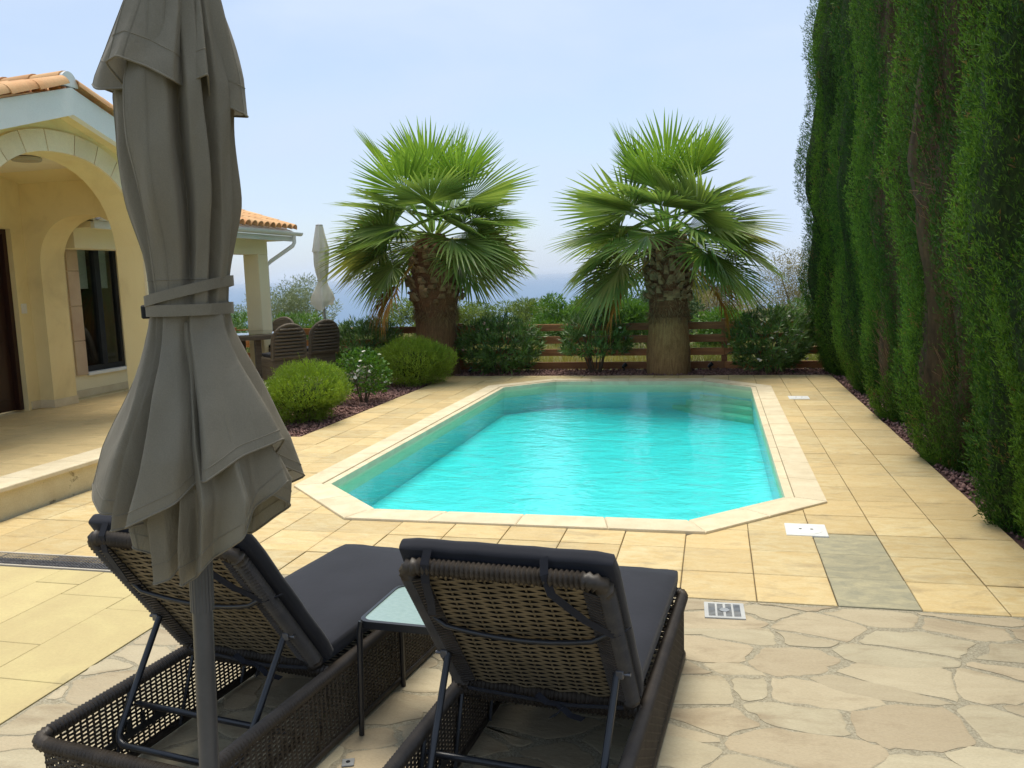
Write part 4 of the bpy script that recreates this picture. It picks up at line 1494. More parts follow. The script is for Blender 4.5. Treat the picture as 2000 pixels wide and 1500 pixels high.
gt.build('gutter', M_pvc, house, smooth=50)
MB().tube([(EX + 0.085, RY1 - 0.10, EZ - 0.10), (EX + 0.085, RY1 - 0.10, EZ - 0.24), (EX + 0.06, RY1 - 0.12, EZ - 0.30), (-7.99, 14.20, EZ - 0.58), (-8.06, 14.165, EZ - 0.66), (-8.07, 14.165, 0.1)], 0.036, n=10).build('downpipe', M_pvc, house, smooth=50)
MB().box(-11.0, EX - 0.031, 12.352, RY1 - 0.01, EZ - 0.20, EZ - 0.122).build('veranda_ceiling', M_pale, house)
MB().box(-8.39, EX - 0.031, RY0, 12.351, EZ - 0.20, EZ - 0.122).build('eave_soffit', M_pale, house)
MB().box(-8.30, -8.0, 9.30, 14.12, 2.24, 2.499).build('veranda_beam', M_pale, house)
MB().bbox(-10.95, -10.65, 13.78, 14.12, 0.12, 2.499, 0.008).build('veranda_column', M_pale, house)
MB().bbox(-8.301, -7.999, 13.78, 14.121, 0.12, 2.2405, 0.008).build('veranda_column', M_pale, house)
# skirting
sk = MB()
sk.box(-8.3995, -8.385, 9.145, 10.6, 0.252, 0.35)
sk.box(-8.249, -8.235, 8.60, 8.748, 0.252, 0.35)
sk.box(-8.235, -8.046, 8.735, 8.7495, 0.252, 0.35)
sk.box(-8.044, -8.030, 8.735, 9.143, 0.252, 0.35)
sk.build('skirting', M_coping, house)
# door
dr = MB().bbox(-8.44, -8.39, 7.60, 8.50, 0.256, 2.40, 0.004).build('door', M_door, house)
fr = MB()
fr.box(-8.46, -8.32, 7.552, 7.60, 0.256, 2.458)
fr.box(-8.46, -8.32, 8.50, 8.558, 0.256, 2.458)
fr.box(-8.46, -8.32, 7.60, 8.50, 2.40, 2.458)
fr.build('door_frame', M_door, dr)
for (y0, y1) in ((7.68, 8.0), (8.1, 8.42)):
    for (z0, z1) in ((0.40, 1.1), (1.25, 2.25)):
        MB().bbox(-8.392, -8.378, y0, y1, z0, z1, 0.006).build('door_panel', M_door, dr)
MB().tube([(-8.388, 7.67, 1.28), (-8.34, 7.67, 1.28), (-8.335, 7.78, 1.28)], 0.009, n=6).build('handle', M_steel, dr, smooth=40)
MB().bbox(-8.252, -8.24, 8.60, 8.68, 1.44, 1.56, 0.003).build('light_switch', M_white, house)
# window: stone surround, dark frame, panes, blinds, dim room behind
win = MB()
for (y0, y1, z0, z1) in ((9.772, 9.83, 0.575, 2.425), (10.56, 10.618, 0.575, 2.425), (9.83, 10.56, 2.36, 2.425), (9.83, 10.56, 0.575, 0.65)):
    win.box(-8.52, -8.455, y0, y1, z0, z1)
win.box(-8.515, -8.445, 10.16, 10.26, 0.65, 2.36)
win = win.build('window', M_anth, house)
for (y0, y1) in ((9.83, 10.16), (10.26, 10.56)):
    MB().box(-8.49, -8.484, y0, y1, 0.65, 2.36).build('pane', M_glass, win)
    MB().bbox(-8.60, -8.575, y0 + 0.005, y1 - 0.005, 1.72, 2.40, 0.004).build('blind', M_blind, win)
for k, (ya, yb) in enumerate(((9.86, 9.98), (9.90, 10.05))):
    cu = MB()
    cu.grid([[(-8.66 + 0.012 * math.sin(j * 1.6) - 0.03 * k, 9.84 + (0.26 - 0.10 * t) * j / 12, 0.60 + 1.2 * (1 - t)) for j in range(13)] for t in np.linspace(0, 1, 5)])
    if k == 0:
        cu.build('curtain', M_blind, win, smooth=60)
MB().box(-8.47, -8.36, 9.765, 10.63, 0.535, 0.574).build('window_sill', M_fascia, win)
rm = MB()
rm.box(-10.6, -10.5, 9.3, 12.0, 0.3, 2.9)
rm.box(-10.5, -8.751, 9.3, 9.4, 0.3, 2.9)
rm.box(-10.5, -8.751, 11.9, 12.0, 0.3, 2.9)
rm.box(-10.5, -8.751, 9.4, 11.9, 2.8, 2.9)
rm.box(-10.5, -8.751, 9.4, 11.9, 0.2, 0.3)
rm.build('room', M_room, house)
for k in range(4):
    z0, z1 = 0.55 + k * 0.47, 0.55 + (k + 1) * 0.47
    for (y0, y1) in ((9.56, 9.768), (10.622, 10.83)):
        MB().bbox(-8.402, -8.372, y0, y1, z0 + 0.003, z1 - 0.003, 0.004).build('surround_stone', M_pink, house)
for k in range(3):
    y0, y1 = 9.56 + k * 0.4233, 9.56 + (k + 1) * 0.4233
    MB().bbox(-8.402, -8.374, y0 + 0.003, y1 - 0.003, 2.437, 2.68, 0.004).build('lintel_stone', M_stone, house)

# ================================================================ PARASOLS
def cloth(rows, pts, amp, nz=40, per=11, seed=0, lean=0.0, wr=0.004, hem_r=0.0026, sm=2):
    """Folded hanging cloth. rows: (z, centre shift, radius) downwards. pts: (angle, reach, lower edge z) of each
    fold line round the cloth; panels run straight between them. amp: how far the folds open at each height."""
    rg = np.random.default_rng(seed)
    pts = sorted(pts, key=lambda p: p[0])
    k = len(pts)
    zs = np.array([r[0] for r in rows])[::-1]
    cs = np.array([r[1] for r in rows])[::-1]
    rs = np.array([r[2] for r in rows])[::-1]
    az = np.array([p[0] for p in amp])[::-1]
    av = np.array([p[1] for p in amp])[::-1]
    z0 = rows[0][0]
    ph = rg.uniform(0, 6, 5)
    t = (np.arange(per) / per)

    def around(vals):
        v = np.asarray(vals, float)
        w = np.roll(v, -1, 0)
        out = (v[:, None] * (1 - t)[None, :, None] + w[:, None] * t[None, :, None]).reshape(k * per, -1)
        for _ in range(sm):
            out = 0.25 * np.roll(out, 1, 0) + 0.5 * out + 0.25 * np.roll(out, -1, 0)
        return out
    ang = np.radians([p[0] for p in pts])
    mul = np.array([p[1] for p in pts])
    hem = around([[p[2]] for p in pts])[:, 0]
    P = np.zeros((nz, k * per, 3))
    ids = np.linspace(0, 2 * math.pi, k * per + 1)[:-1]
    for i in range(nz):
        q = i / (nz - 1)
        z = z0 + (hem - z0) * q
        zm = z.mean()
        a = np.interp(zm, az, av)
        m_ = 1 + (mul - 1) * a
        an = ang + 0.05 * np.sin(zm * 7 + ph[0] + 2 * ang) * q
        xy = around(np.c_[np.cos(an) * m_, np.sin(an) * m_])
        r = np.interp(z, zs, rs)
        c = np.interp(z, zs, cs)
        wv = wr * (np.sin(5 * ids + z * 15 + ph[1]) + 0.6 * np.sin(11 * ids - z * 22 + ph[2])) * min(1, 3 * q * (1.15 - q) + 0.1)
        n_ = unit(np.c_[xy, 0 * z])
        P[i] = np.c_[xy[:, 0] * r + c + lean * z + n_[:, 0] * wv, xy[:, 1] * r + n_[:, 1] * wv, z]
    mb = MB()
    mb.grid(P, cv=True)
    if hem_r:
        ring = np.concatenate([P[-1], P[-1][:1]])
        mb.tube([tuple(p) for p in ring], hem_r, n=5, cap=False)
        ring = np.concatenate([P[-4], P[-4][:1]])                  # stitching above the hem
        mb.tube([tuple(p) for p in ring], hem_r * 0.55, n=4, cap=False)
        for j, p in enumerate(pts):                                # panel seams
            if p[1] >= 0.95:
                mb.tube([tuple(q) for q in P[:, (j * per + 2) % (k * per)]], hem_r * 0.6, n=4, cap=False)
    return mb


M_grey = cloth_mat('grey_canvas', (0.335, 0.295, 0.218), (0.28, 0.246, 0.182), trans=0.36)
M_cream = cloth_mat('cream_canvas', (0.92, 0.88, 0.76), (0.88, 0.84, 0.72), trans=0.22)
M_pole = mat('grey_pole', (0.085, 0.085, 0.088), (0.070, 0.070, 0.073), rough=0.45, metal=0.2, fine=0.08, spec=0.4)
M_alu = mat('pale_pole', (0.42, 0.43, 0.43), (0.36, 0.37, 0.37), rough=0.35, metal=0.5, fine=0.05)
M_black = mat('black_plastic', (0.014, 0.014, 0.015), (0.010, 0.010, 0.011), rough=0.4, fine=0)

ULX = 0.04
um = thing('garden_umbrella', 'large closed grey canvas parasol standing behind the left sun lounger', 'umbrella', (-1.272, 1.75, 0.0))
um.rotation_euler = (0, 0, 0)
MB().lathe([(0.20, 0.0), (0.20, 0.03), (0.06, 0.05), (0.035, 0.06), (0.035, 0.30), (0.03, 0.31)], n=28).build('base', M_pole, um, smooth=35)
MB().tube([(0, 0, 0.05), (ULX * 0.92, 0, 0.92)], [0.0245, 0.0245], n=20).build('pole', M_pole, um, smooth=40)
rib = MB()
rows_ = []
for z in np.linspace(0.905, 2.95, 24):
    rows_.append([((0.0275 + 0.0012 * (j % 2)) * math.cos(2 * math.pi * j / 44) + ULX * z, (0.0275 + 0.0012 * (j % 2)) * math.sin(2 * math.pi * j / 44), z) for j in range(44)])
rib.grid(rows_, cv=True)
rib.f.append(tuple(range(44)))
rib.build('upper_pole', M_pole, um, smooth=20)
mainP = [(0, .97), (12, .72), (30, .95), (60, .65), (85, .95), (110, .65), (135, .95), (160, .70), (178, 1.0), (196, 1.0), (225, .90), (248, .46), (254, .95), (275, 1.02), (297, .92),
         (308, .44), (314, .90), (329, 1.0), (339, .52), (346, .92)]
mc = cloth([(2.46, 0.0, 0.08), (2.30, -0.008, 0.110), (2.14, -0.012, 0.142), (2.01, -0.008, 0.140), (1.89, 0.002, 0.130), (1.775, 0.006, 0.108), (1.70, 0.004, 0.096), (1.655, 0.004, 0.090)],
           [(a_, m_, 1.655) for a_, m_ in mainP], [(2.46, 0.4), (2.1, 0.9), (1.9, 1.0), (1.75, 0.9), (1.655, 0.35)], seed=2, lean=ULX)
mc.build('canopy', M_grey, um, smooth=75, fix=False)
sk_ = cloth([(1.655, 0.004, 0.090), (1.60, 0.003, 0.106), (1.53, 0.008, 0.136), (1.41, 0.014, 0.200), (1.32, 0.016, 0.246), (1.21, 0.010, 0.280), (1.10, 0.010, 0.298)],
            [(350, 1.06, 1.35), (328, .80, 1.32), (304, .80, 1.275), (300, .48, 1.265), (286, .68, 1.225), (264, .84, 1.185), (255, .54, 1.170), (248, .80, 1.165), (241, .56, 1.185), (233, .80, 1.195),
             (207, .86, 1.215), (187, 1.02, 1.23), (168, .60, 1.19), (142, .92, 1.16), (115, .60, 1.14), (90, .95, 1.12), (66, .56, 1.16), (44, .92, 1.21), (18, .62, 1.28)],
            [(1.655, 0.35), (1.58, 0.8), (1.42, 1.0), (1.1, 1.0)], seed=3, lean=ULX, nz=46)
sk_.build('skirt', M_grey, um, smooth=75, fix=False)
MB_in = cloth([(1.62, 0.005, 0.078), (1.5, 0.01, 0.105), (1.35, 0.025, 0.165), (1.22, 0.045, 0.200), (1.10, 0.04, 0.190), (0.98, 0.03, 0.170)],
              [(352, 1.15, 1.25), (338, .80, 1.19), (322, 1.08, 1.14), (306, .64, 1.08), (296, .85, 1.06), (286, .55, 1.03), (276, .80, 1.02), (268, .40, 1.09), (258, .72, 1.03), (246, .88, 1.02), (236, .60, 1.07),
               (222, .95, 1.10), (200, .85, 1.12), (180, .7, 1.14), (150, .95, 1.12), (120, .6, 1.08), (90, .95, 1.05), (60, .6, 1.08), (30, .95, 1.15), (12, .65, 1.2)],
              [(1.62, 0.3), (1.4, 0.9), (1.0, 1.0)], seed=4, lean=ULX, wr=0.006)
MB_in.build('inner_fold', M_grey, um, smooth=75, fix=False)
tv = cloth([(2.90, 0.0, 0.035), (2.60, 0.0, 0.062), (2.42, 0.003, 0.082), (2.28, -0.010, 0.128), (2.17, -0.022, 0.165), (2.05, -0.024, 0.182)],
           [(2, 1.0, 2.085), (345, .70, 2.12), (333, .98, 2.155), (318, .66, 2.135), (310, .93, 2.135), (290, .86, 2.165), (268, 1.0, 2.185), (252, .97, 2.180), (247, .62, 2.135), (226, .88, 2.135),
            (192, 1.06, 2.165), (176, 1.0, 2.160), (150, .70, 2.13), (125, .98, 2.14), (100, .65, 2.12), (75, .98, 2.12), (48, .65, 2.10), (25, .97, 2.09)],
           [(2.9, 0.3), (2.5, 0.8), (2.2, 1.0), (2.05, 1.0)], seed=5, lean=ULX)
tv.build('vent_tier', M_grey, um, smooth=75, fix=False)
for z, tilt, w in ((1.648, 0.0, 0.026), (1.690, 0.022, 0.024)):
    st = MB()
    R0 = 0.094 if z < 1.67 else 0.097
    th = np.linspace(0, 2 * math.pi, 49)[:-1]
    st.grid([[(math.cos(t) * (R0 + dr_) * (1 + 0.02 * math.sin(5 * t)) + 0.004 + ULX * z, math.sin(t) * (R0 + dr_), z + dz_ + tilt * math.cos(t - 0.4)) for t in th]
             for dr_, dz_ in ((0, -w / 2), (0.003, -w / 2), (0.003, w / 2), (0, w / 2))], cu=True, cv=True)
    sp = st.build('strap', M_grey, um, smooth=40)
    if z < 1.67:
        MB().bbox(-0.012, 0.012, -0.006, 0.006, -0.016, 0.016, 0.003, Matrix.Translation((-0.022, -0.036, 1.645)) @ Matrix.Rotation(R(35), 4, 'Z')).build('buckle', M_black, sp)

fu = thing('garden_umbrella', 'closed cream parasol on a pale pole beside the dining chairs', 'umbrella', (-7.06, 14.38, 0.13))
FZ = lambda z: z - 0.13
MB().lathe([(0.22, 0.0), (0.22, 0.05), (0.05, 0.07), (0.034, 0.08), (0.034, 0.42), (0.028, 0.43)], n=24).build('base', M_alu, fu, smooth=35)
MB().tube([(0, 0, 0.05), (0, 0, FZ(2.74))], 0.024, n=14).build('pole', M_alu, fu, smooth=40)
def star(n_, z_fn, ridge=1.0, crease=0.65, rot=0.0):
    return [((rot + 360 * i / (2 * n_)) % 360, ridge if i % 2 == 0 else crease, z_fn((rot + 360 * i / (2 * n_)) % 360)) for i in range(2 * n_)]


cloth([(FZ(2.40), 0, 0.11), (FZ(2.28), 0, 0.155), (FZ(2.1), 0, 0.152), (FZ(1.9), 0, 0.128), (FZ(1.74), 0, 0.088)], star(8, lambda a_: FZ(1.74), 1, .7, 8),
      [(FZ(2.4), 0.7), (FZ(1.74), 0.4)], nz=18, per=6, seed=6).build('canopy', M_cream, fu, smooth=75, fix=False)
cloth([(FZ(2.74), 0, 0.065), (FZ(2.5), 0, 0.115), (FZ(2.28), 0, 0.166), (FZ(2.2), 0, 0.17)], star(8, lambda a_: FZ(2.265), 1, .76, 20),
      [(FZ(2.74), 0.3), (FZ(2.2), 1.0)], nz=12, per=6, seed=7).build('vent_tier', M_cream, fu, smooth=75, fix=False)
hF = lambda a_: FZ(float(np.interp(a_, (0, 60, 120, 180, 225, 268, 310, 350, 360), (1.42, 1.30, 1.26, 1.43, 1.32, 1.13, 1.27, 1.42, 1.42))))
cloth([(FZ(1.74), 0, 0.088), (FZ(1.66), 0, 0.115), (FZ(1.48), 0, 0.215), (FZ(1.36), 0, 0.262), (FZ(1.1), 0, 0.285)], star(5, hF, 1, .62, 0),
      [(FZ(1.74), 0.4), (FZ(1.2), 1.0)], nz=22, per=7, seed=8).build('skirt', M_cream, fu, smooth=75, fix=False)
MB().lathe([(0.088, FZ(1.725)), (0.092, FZ(1.73)), (0.092, FZ(1.76)), (0.088, FZ(1.765))], n=24).build('strap', M_cream, fu, smooth=40)
MB().lathe([(0.03, FZ(2.735)), (0.066, FZ(2.74)), (0.066, FZ(2.752)), (0.02, FZ(2.77))], n=16).build('finial', M_alu, fu, smooth=40)

# ================================================================ SUN LOUNGERS
M_wick = mat('dark_wicker', (0.062, 0.048, 0.035), (0.036, 0.028, 0.021), rough=0.5, scale=14, fine=0.25, fine_scale=150, spec=0.4, ws=False)
M_wickb = mat('olive_wicker', (0.215, 0.165, 0.095), (0.145, 0.112, 0.066), rough=0.5, scale=10, fine=0.2, fine_scale=150, spec=0.4, ws=False)
M_cush = mat('charcoal_cushion', (0.016, 0.017, 0.024), (0.012, 0.013, 0.019), rough=0.85, scale=5, fine=0.18, fine_scale=260, bump=0.15, bump_scale=14, ws=False, sheen=0.08)
M_tubing = mat('black_steel_tube', (0.018, 0.020, 0.024), (0.014, 0.015, 0.018), rough=0.32, fine=0.05, spec=0.5)


def wrapped(mb, path, r=0.021, pitch=0.015, n=7, amp=0.24, M=None):
    """Cane-wrapped rail: a tube with a ripple for every turn of the wrapping."""
    pts = [Vector(p) for p in path]
    out, rad = [], []
    acc = 0
    for a, b in zip(pts[:-1], pts[1:]):
        L_ = (b - a).length
        k = max(1, int(L_ / (pitch / 2)))
        for i in range(k):
            out.append(a.lerp(b, i / k))
            rad.append(r * (1 + (amp if acc % 2 else -amp * 0.4)))
            acc += 1
    out.append(pts[-1])
    rad.append(r)
    mb.tube(out, rad, n=n, M=M)


def rounded(pts, r=0.05, k=4, closed=False):
    pts = [Vector(p) for p in pts]
    out = [] if closed else [pts[0]]
    rng_ = range(len(pts)) if closed else range(1, len(pts) - 1)
    for i in rng_:
        a, b, c = pts[i - 1], pts[i], pts[(i + 1) % len(pts)]
        p0, p1 = b + (a - b).normalized() * r, b + (c - b).normalized() * r
        for j in range(k + 1):
            t = j / k
            out.append(p0 * (1 - t) ** 2 + b * 2 * t * (1 - t) + p1 * t ** 2)
    if closed:
        out.append(out[0])
    else:
        out.append(pts[-1])
    return out


def weave(mb, O_, U_, V_, lu, lv, stake, row, sw, amp, th=0.0028, stakes=True, pair=1, sr=0.0035):
    """Woven panel: strands along U pass in front of and behind stakes along V."""
    O_, U_, V_ = Vector(O_), Vector(U_), Vector(V_)
    Nn = U_.cross(V_)
    nr = int(lv / row)
    nc = max(2, int(round(lu / stake)))
    us = np.linspace(0, lu, nc * 2 + 1)
    for k in range(nr):
        v = (k + 0.5) * lv / nr
        sgn = 1 if (k // pair) % 2 else -1
        w = sgn * amp * np.cos(np.pi * us / (lu / nc))
        rws = []
        for u, wv in zip(us, w):
            c = O_ + U_ * u + V_ * v + Nn * wv
            rws.append([(c + V_ * (sw / 2))[:], (c + Nn * th)[:], (c - V_ * (sw / 2))[:], (c - Nn * th)[:]])
        mb.grid(rws, cv=True)
    if stakes:
        for i in range(nc + 1):
            u = i * lu / nc
            a, b = O_ + U_ * u, O_ + U_ * u + V_ * lv
            mb.tube([a, b], sr, n=4, cap=False)


def soft_box(x0, x1, y0, y1, z0, z1, r, M=None, crown=0.012, sub=10, seed=0):
    """Cushion: rounded edges and a gently crowned, slightly wrinkled top."""
    bm = bmesh.new()
    bmesh.ops.create_cube(bm, size=1)
    bmesh.ops.subdivide_edges(bm, edges=bm.edges[:], cuts=sub, use_grid_fill=True)
    sx, sy, sz = (x1 - x0), (y1 - y0), (z1 - z0)
    rg = np.random.default_rng(seed)
    p1, p2 = rg.uniform(0, 6, 2)
    for v in bm.verts:
        c = Vector((v.co.x * sx, v.co.y * sy, v.co.z * sz))
        inner = Vector((max(-sx / 2 + r, min(sx / 2 - r, c.x)), max(-sy / 2 + r, min(sy / 2 - r, c.y)), max(-sz / 2 + r, min(sz / 2 - r, c.z))))
        d = c - inner
        if d.length > 1e-9:
            c = inner + d.normalized() * r
        fx, fy = 1 - (2 * v.co.x) ** 4, 1 - (2 * v.co.y) ** 4
        c.z += (1 if v.co.z > 0 else -0.2) * crown * fx * fy * abs(v.co.z) * 2
        c += Vector((0, 0, 0.0016 * math.sin(c.x * 40 + p1) * math.sin(c.y * 27 + p2)))
        v.co = c + Vector(((x0 + x1) / 2, (y0 + y1) / 2, (z0 + z1) / 2))
    bm.verts.index_update()
    mb = MB()
    mb.add([v.co[:] for v in bm.verts], [tuple(v.index for v in f.verts) for f in bm.faces], M)
    bm.free()
    return mb


LW, LL, LH, LHINGE, LANG = 0.35, 1.80, 0.285, 0.72, R(54)
lo = thing('sun_lounger', 'left sun lounger, its woven back partly hidden behind the grey parasol', 'sun lounger', (-1.783, 1.994, 0), -R(7.5), 'pair of wicker sun loungers facing the pool')
fr_ = MB()
hx = LW - 0.022
wrapped(fr_, rounded([(-hx, 0.022, LH), (hx, 0.022, LH), (hx, LL - 0.022, LH), (-hx, LL - 0.022, LH)], 0.06, 5, True), 0.021)
fr_.build('top_rail', M_wick, lo, smooth=70)
b2 = MB()
b2.tube(rounded([(-hx, 0.022, 0.02), (hx, 0.022, 0.02), (hx, LL - 0.022, 0.02), (-hx, LL - 0.022, 0.02)], 0.06, 5, True), 0.014, n=8)
b2.build('bottom_rail', M_wick, lo, smooth=60)
for s in (-1, 1):
    sp = MB()
    weave(sp, (s * hx, 0.07, 0.03), (0, 1, 0), (0, 0, 1), LL - 0.14, LH - 0.045, 0.026, 0.0145, 0.0098, 0.0018, sr=0.0052)
    sp.build('side_panel', M_wick, lo, smooth=60)
    for y in (0.30, 0.62, 0.98, 1.36):
        MB().tube([(s * (hx - 0.016), y, 0.02), (s * (hx - 0.016), y + 0.10, LH - 0.01)], 0.008, n=6).build('side_strut', M_tubing, lo, smooth=40)
for y, nm in ((0.022, 'head_panel'), (LL - 0.022, 'foot_panel')):
    sp = MB()
    weave(sp, (-hx + 0.05, y, 0.03), (1, 0, 0), (0, 0, 1), 2 * hx - 0.10, LH - 0.045, 0.030, 0.0125, 0.0112, 0.0040)
    sp.build(nm, M_wick, lo, smooth=60)
sp = MB()
weave(sp, (-hx + 0.02, LHINGE, LH + 0.002), (1, 0, 0), (0, 1, 0), 2 * hx - 0.04, LL - LHINGE - 0.05, 0.07, 0.022, 0.016, 0.005)
wrapped(sp, [(-hx, LHINGE - 0.012, LH + 0.004), (hx, LHINGE - 0.012, LH + 0.004)], 0.018)
wrapped(sp, [(-hx, LHINGE + 0.035, LH - 0.035), (hx, LHINGE + 0.035, LH - 0.035)], 0.016)
sp.build('seat_deck', M_wick, lo, smooth=60)
# raised back: local u across, v up along the back, n towards the rear (camera) side
Vb = Vector((0, -math.cos(LANG), math.sin(LANG)))
Nb = Vector((0, -math.sin(LANG), -math.cos(LANG)))
Ob = Vector((0, LHINGE - 0.03, LH + 0.035))
bp_ = lambda u, v, n_=0.0: Ob + Vector((u, 0, 0)) + Vb * v + Nb * n_
BH, BW = 0.69, 0.295
br = MB()
weave(br, bp_(-BW + 0.055, 0.03), (1, 0, 0), Vb, 2 * BW - 0.11, BH - 0.06, 0.058, 0.0128, 0.0122, 0.0050)
br = br.build('backrest', M_wickb, lo, smooth=60)
bf = MB()
wrapped(bf, rounded([bp_(-BW, 0), bp_(BW, 0), bp_(BW, BH), bp_(-BW, BH)], 0.05, 5, True), 0.023)
for s in (-1, 1):
    for k in range(42):          # cane wound round the side rails, binding them to the panel
        v = 0.05 + k * (BH - 0.1) / 41
        bf.tube([bp_(s * (BW + 0.018), v, -0.008), bp_(s * (BW - 0.02), v + 0.003, 0.020), bp_(s * (BW - 0.062), v + 0.006, 0.010)], 0.0046, n=4, cap=False)
bf.build('border', M_wick, br, smooth=70)
cb = MB()
cb.tube([bp_(u, 0.44 - 0.055 * (1 - (u / 0.27) ** 2), 0.030 if abs(u) < 0.26 else 0.012) for u in np.linspace(-0.275, 0.275, 13)], 0.0085, n=8)
cb.build('brace_bar', M_tubing, br, smooth=50)
ps = MB()
pv = 0.24
a0, a1 = bp_(-0.275, pv, 0.024), bp_(0.275, pv, 0.024)
c0, c1 = Vector((-0.26, 0.27, 0.15)), Vector((0.26, 0.27, 0.15))
ps.tube(rounded([a0, c0, c1, a1], 0.055, 6), 0.0115, n=10)
ps.build('prop_stand', M_tubing, lo, smooth=50)
xb = MB()
xb.tube([(-hx, 0.44, 0.20), (hx, 0.44, 0.20)], 0.0115, n=10)
for s in (-1, 1):
    for k in range(4):          # notched rack that the stand drops into
        y = 0.30 + 0.065 * k
        xb.box(s * (hx - 0.022) - 0.003, s * (hx - 0.022) + 0.003, y, y + 0.02, 0.13, 0.172)
    xb.box(s * (hx - 0.022) - 0.003, s * (hx - 0.022) + 0.003, 0.26, 0.56, 0.105, 0.131)
xb.build('cross_bar', M_tubing, lo, smooth=40)
for s in (-1, 1):
    hg = MB()
    hg.bbox(s * 0.285 - 0.012, s * 0.285 + 0.012, -0.016, 0.016, -0.014, 0.014, 0.003, Matrix.Translation(bp_(s * 0.001, pv, 0.022)))
    hg.tube([bp_(s * 0.272, pv, 0.024), bp_(s * 0.318, pv, 0.024)], 0.006, n=8)
    hg.build('pivot_bracket', M_steel, br, smooth=40)
soft_box(-0.305, 0.305, LHINGE - 0.03, LL + 0.02, LH + 0.022, LH + 0.095, 0.024, seed=1).build('seat_cushion', M_cush, lo, smooth=60)
Mb = Matrix(((1, 0, 0, Ob.x), (0, Vb.y, -Nb.y, Ob.y), (0, Vb.z, -Nb.z, Ob.z), (0, 0, 0, 1)))
bc = soft_box(-0.325, 0.325, -0.02, 0.726, 0.026, 0.086, 0.024, Mb, seed=2).build('back_cushion', M_cush, lo, smooth=60)


def ribbon(pts, w, wd, th=0.0016):
    mb = MB()
    wd = Vector(wd).normalized() * (w / 2)
    pts = [Vector(p) for p in pts]
    rws = []
    for i, p in enumerate(pts):
        t = (pts[min(i + 1, len(pts) - 1)] - pts[max(i - 1, 0)]).normalized()
        nn = t.cross(wd).normalized() * th
        rws.append([(p + wd + nn)[:], (p - wd + nn)[:], (p - wd - nn)[:], (p + wd - nn)[:]])
    mb.grid(rws, cv=True)
    return mb


ribbon([bp_(-0.215, BH + 0.05, -0.03), bp_(-0.22, BH + 0.028, 0.01), bp_(-0.225, BH - 0.03, 0.034), bp_(-0.24, BH - 0.14, 0.036), bp_(-0.255, BH - 0.20, 0.034)], 0.026, (1, 0, 0)).build('tie_strap', M_cush, bc)
ribbon([bp_(0.13, BH + 0.05, -0.03), bp_(0.135, BH + 0.028, 0.01), bp_(0.15, BH - 0.03, 0.034), bp_(0.23, BH - 0.15, 0.036), bp_(0.30, BH - 0.24, 0.022), bp_(0.325, BH - 0.26, -0.02)], 0.024, (1, 0.5, 0.3)).build('tie_strap', M_cush, bc)
kn = ribbon([bp_(-0.26, 0.03, 0.03), bp_(-0.05, 0.035, 0.042), bp_(0.10, 0.03, 0.045), bp_(0.27, 0.03, 0.03)], 0.020, Vb)
for (ua, va, ub, vb) in ((0.06, 0.03, 0.0, 0.09), (0.06, 0.03, 0.13, -0.05), (0.08, 0.03, 0.02, -0.06)):
    c = ribbon([bp_(ua, va, 0.046), bp_((ua + ub) / 2, (va + vb) / 2, 0.060), bp_(ub, vb, 0.050)], 0.020, (0.6, 0.4, 0.5))
    kn.add(np.concatenate(c.v), c.f)
kn.build('tie_knot', M_cush, bc)
copy_tree(lo, (-0.607, 1.895, 0), -R(4.7), 'right sun lounger, its woven back in full view in front of the pool')

# ================================================================ SIDE TABLE
M_frost = mat('frosted_glass', (0.30, 0.40, 0.355), (0.25, 0.35, 0.315), rough=0.10, scale=40, stretch=(1, 2.5, 1), fine=0.06, spec=1.0, bump=0.12, bump_scale=45, ws=False)
stb = thing('side_table', 'small glass topped side table between the two sun loungers', 'table', (-1.095, 2.93, 0), R(-3))
hs, th_ = 0.19, 0.45
rr_ = [p for p in rounded([(-hs, -hs, 0), (hs, -hs, 0), (hs, hs, 0), (-hs, hs, 0)], 0.05, 6, True)][:-1]
rim = MB()
inn = [Vector((p.x * 0.93, p.y * 0.93, 0)) for p in rr_]
rim.grid([[(p.x, p.y, z) for p in c] for c, z in ((rr_, th_ - 0.028), (rr_, th_), (inn, th_ + 0.002), (inn, th_ - 0.028))], cu=True, cv=True)
rim.build('rim', M_tubing, stb, smooth=40)
MB().prism([(p.x * 0.935, p.y * 0.935) for p in rr_], th_ - 0.008, th_ - 0.002).build('glass_top', M_frost, stb)
for sx in (-1, 1):
    for sy in (-1, 1):
        MB().tube([(sx * (hs - 0.012), sy * (hs - 0.012), th_ - 0.006), (sx * (hs - 0.006), sy * (hs - 0.006), th_ - 0.05), (sx * (hs + 0.004), sy * (hs + 0.004), 0.0)], [0.012, 0.012, 0.0105], n=8).build('leg', M_tubing, stb, smooth=40)

# ================================================================ DINING SET
M_rat = mat('grey_rattan', (0.185, 0.145, 0.098), (0.11, 0.085, 0.058), rough=0.6, scale=5, stretch=(0.4, 0.4, 9), fine=0.35, fine_scale=60, bump=0.8, bump_scale=45, ws=False)


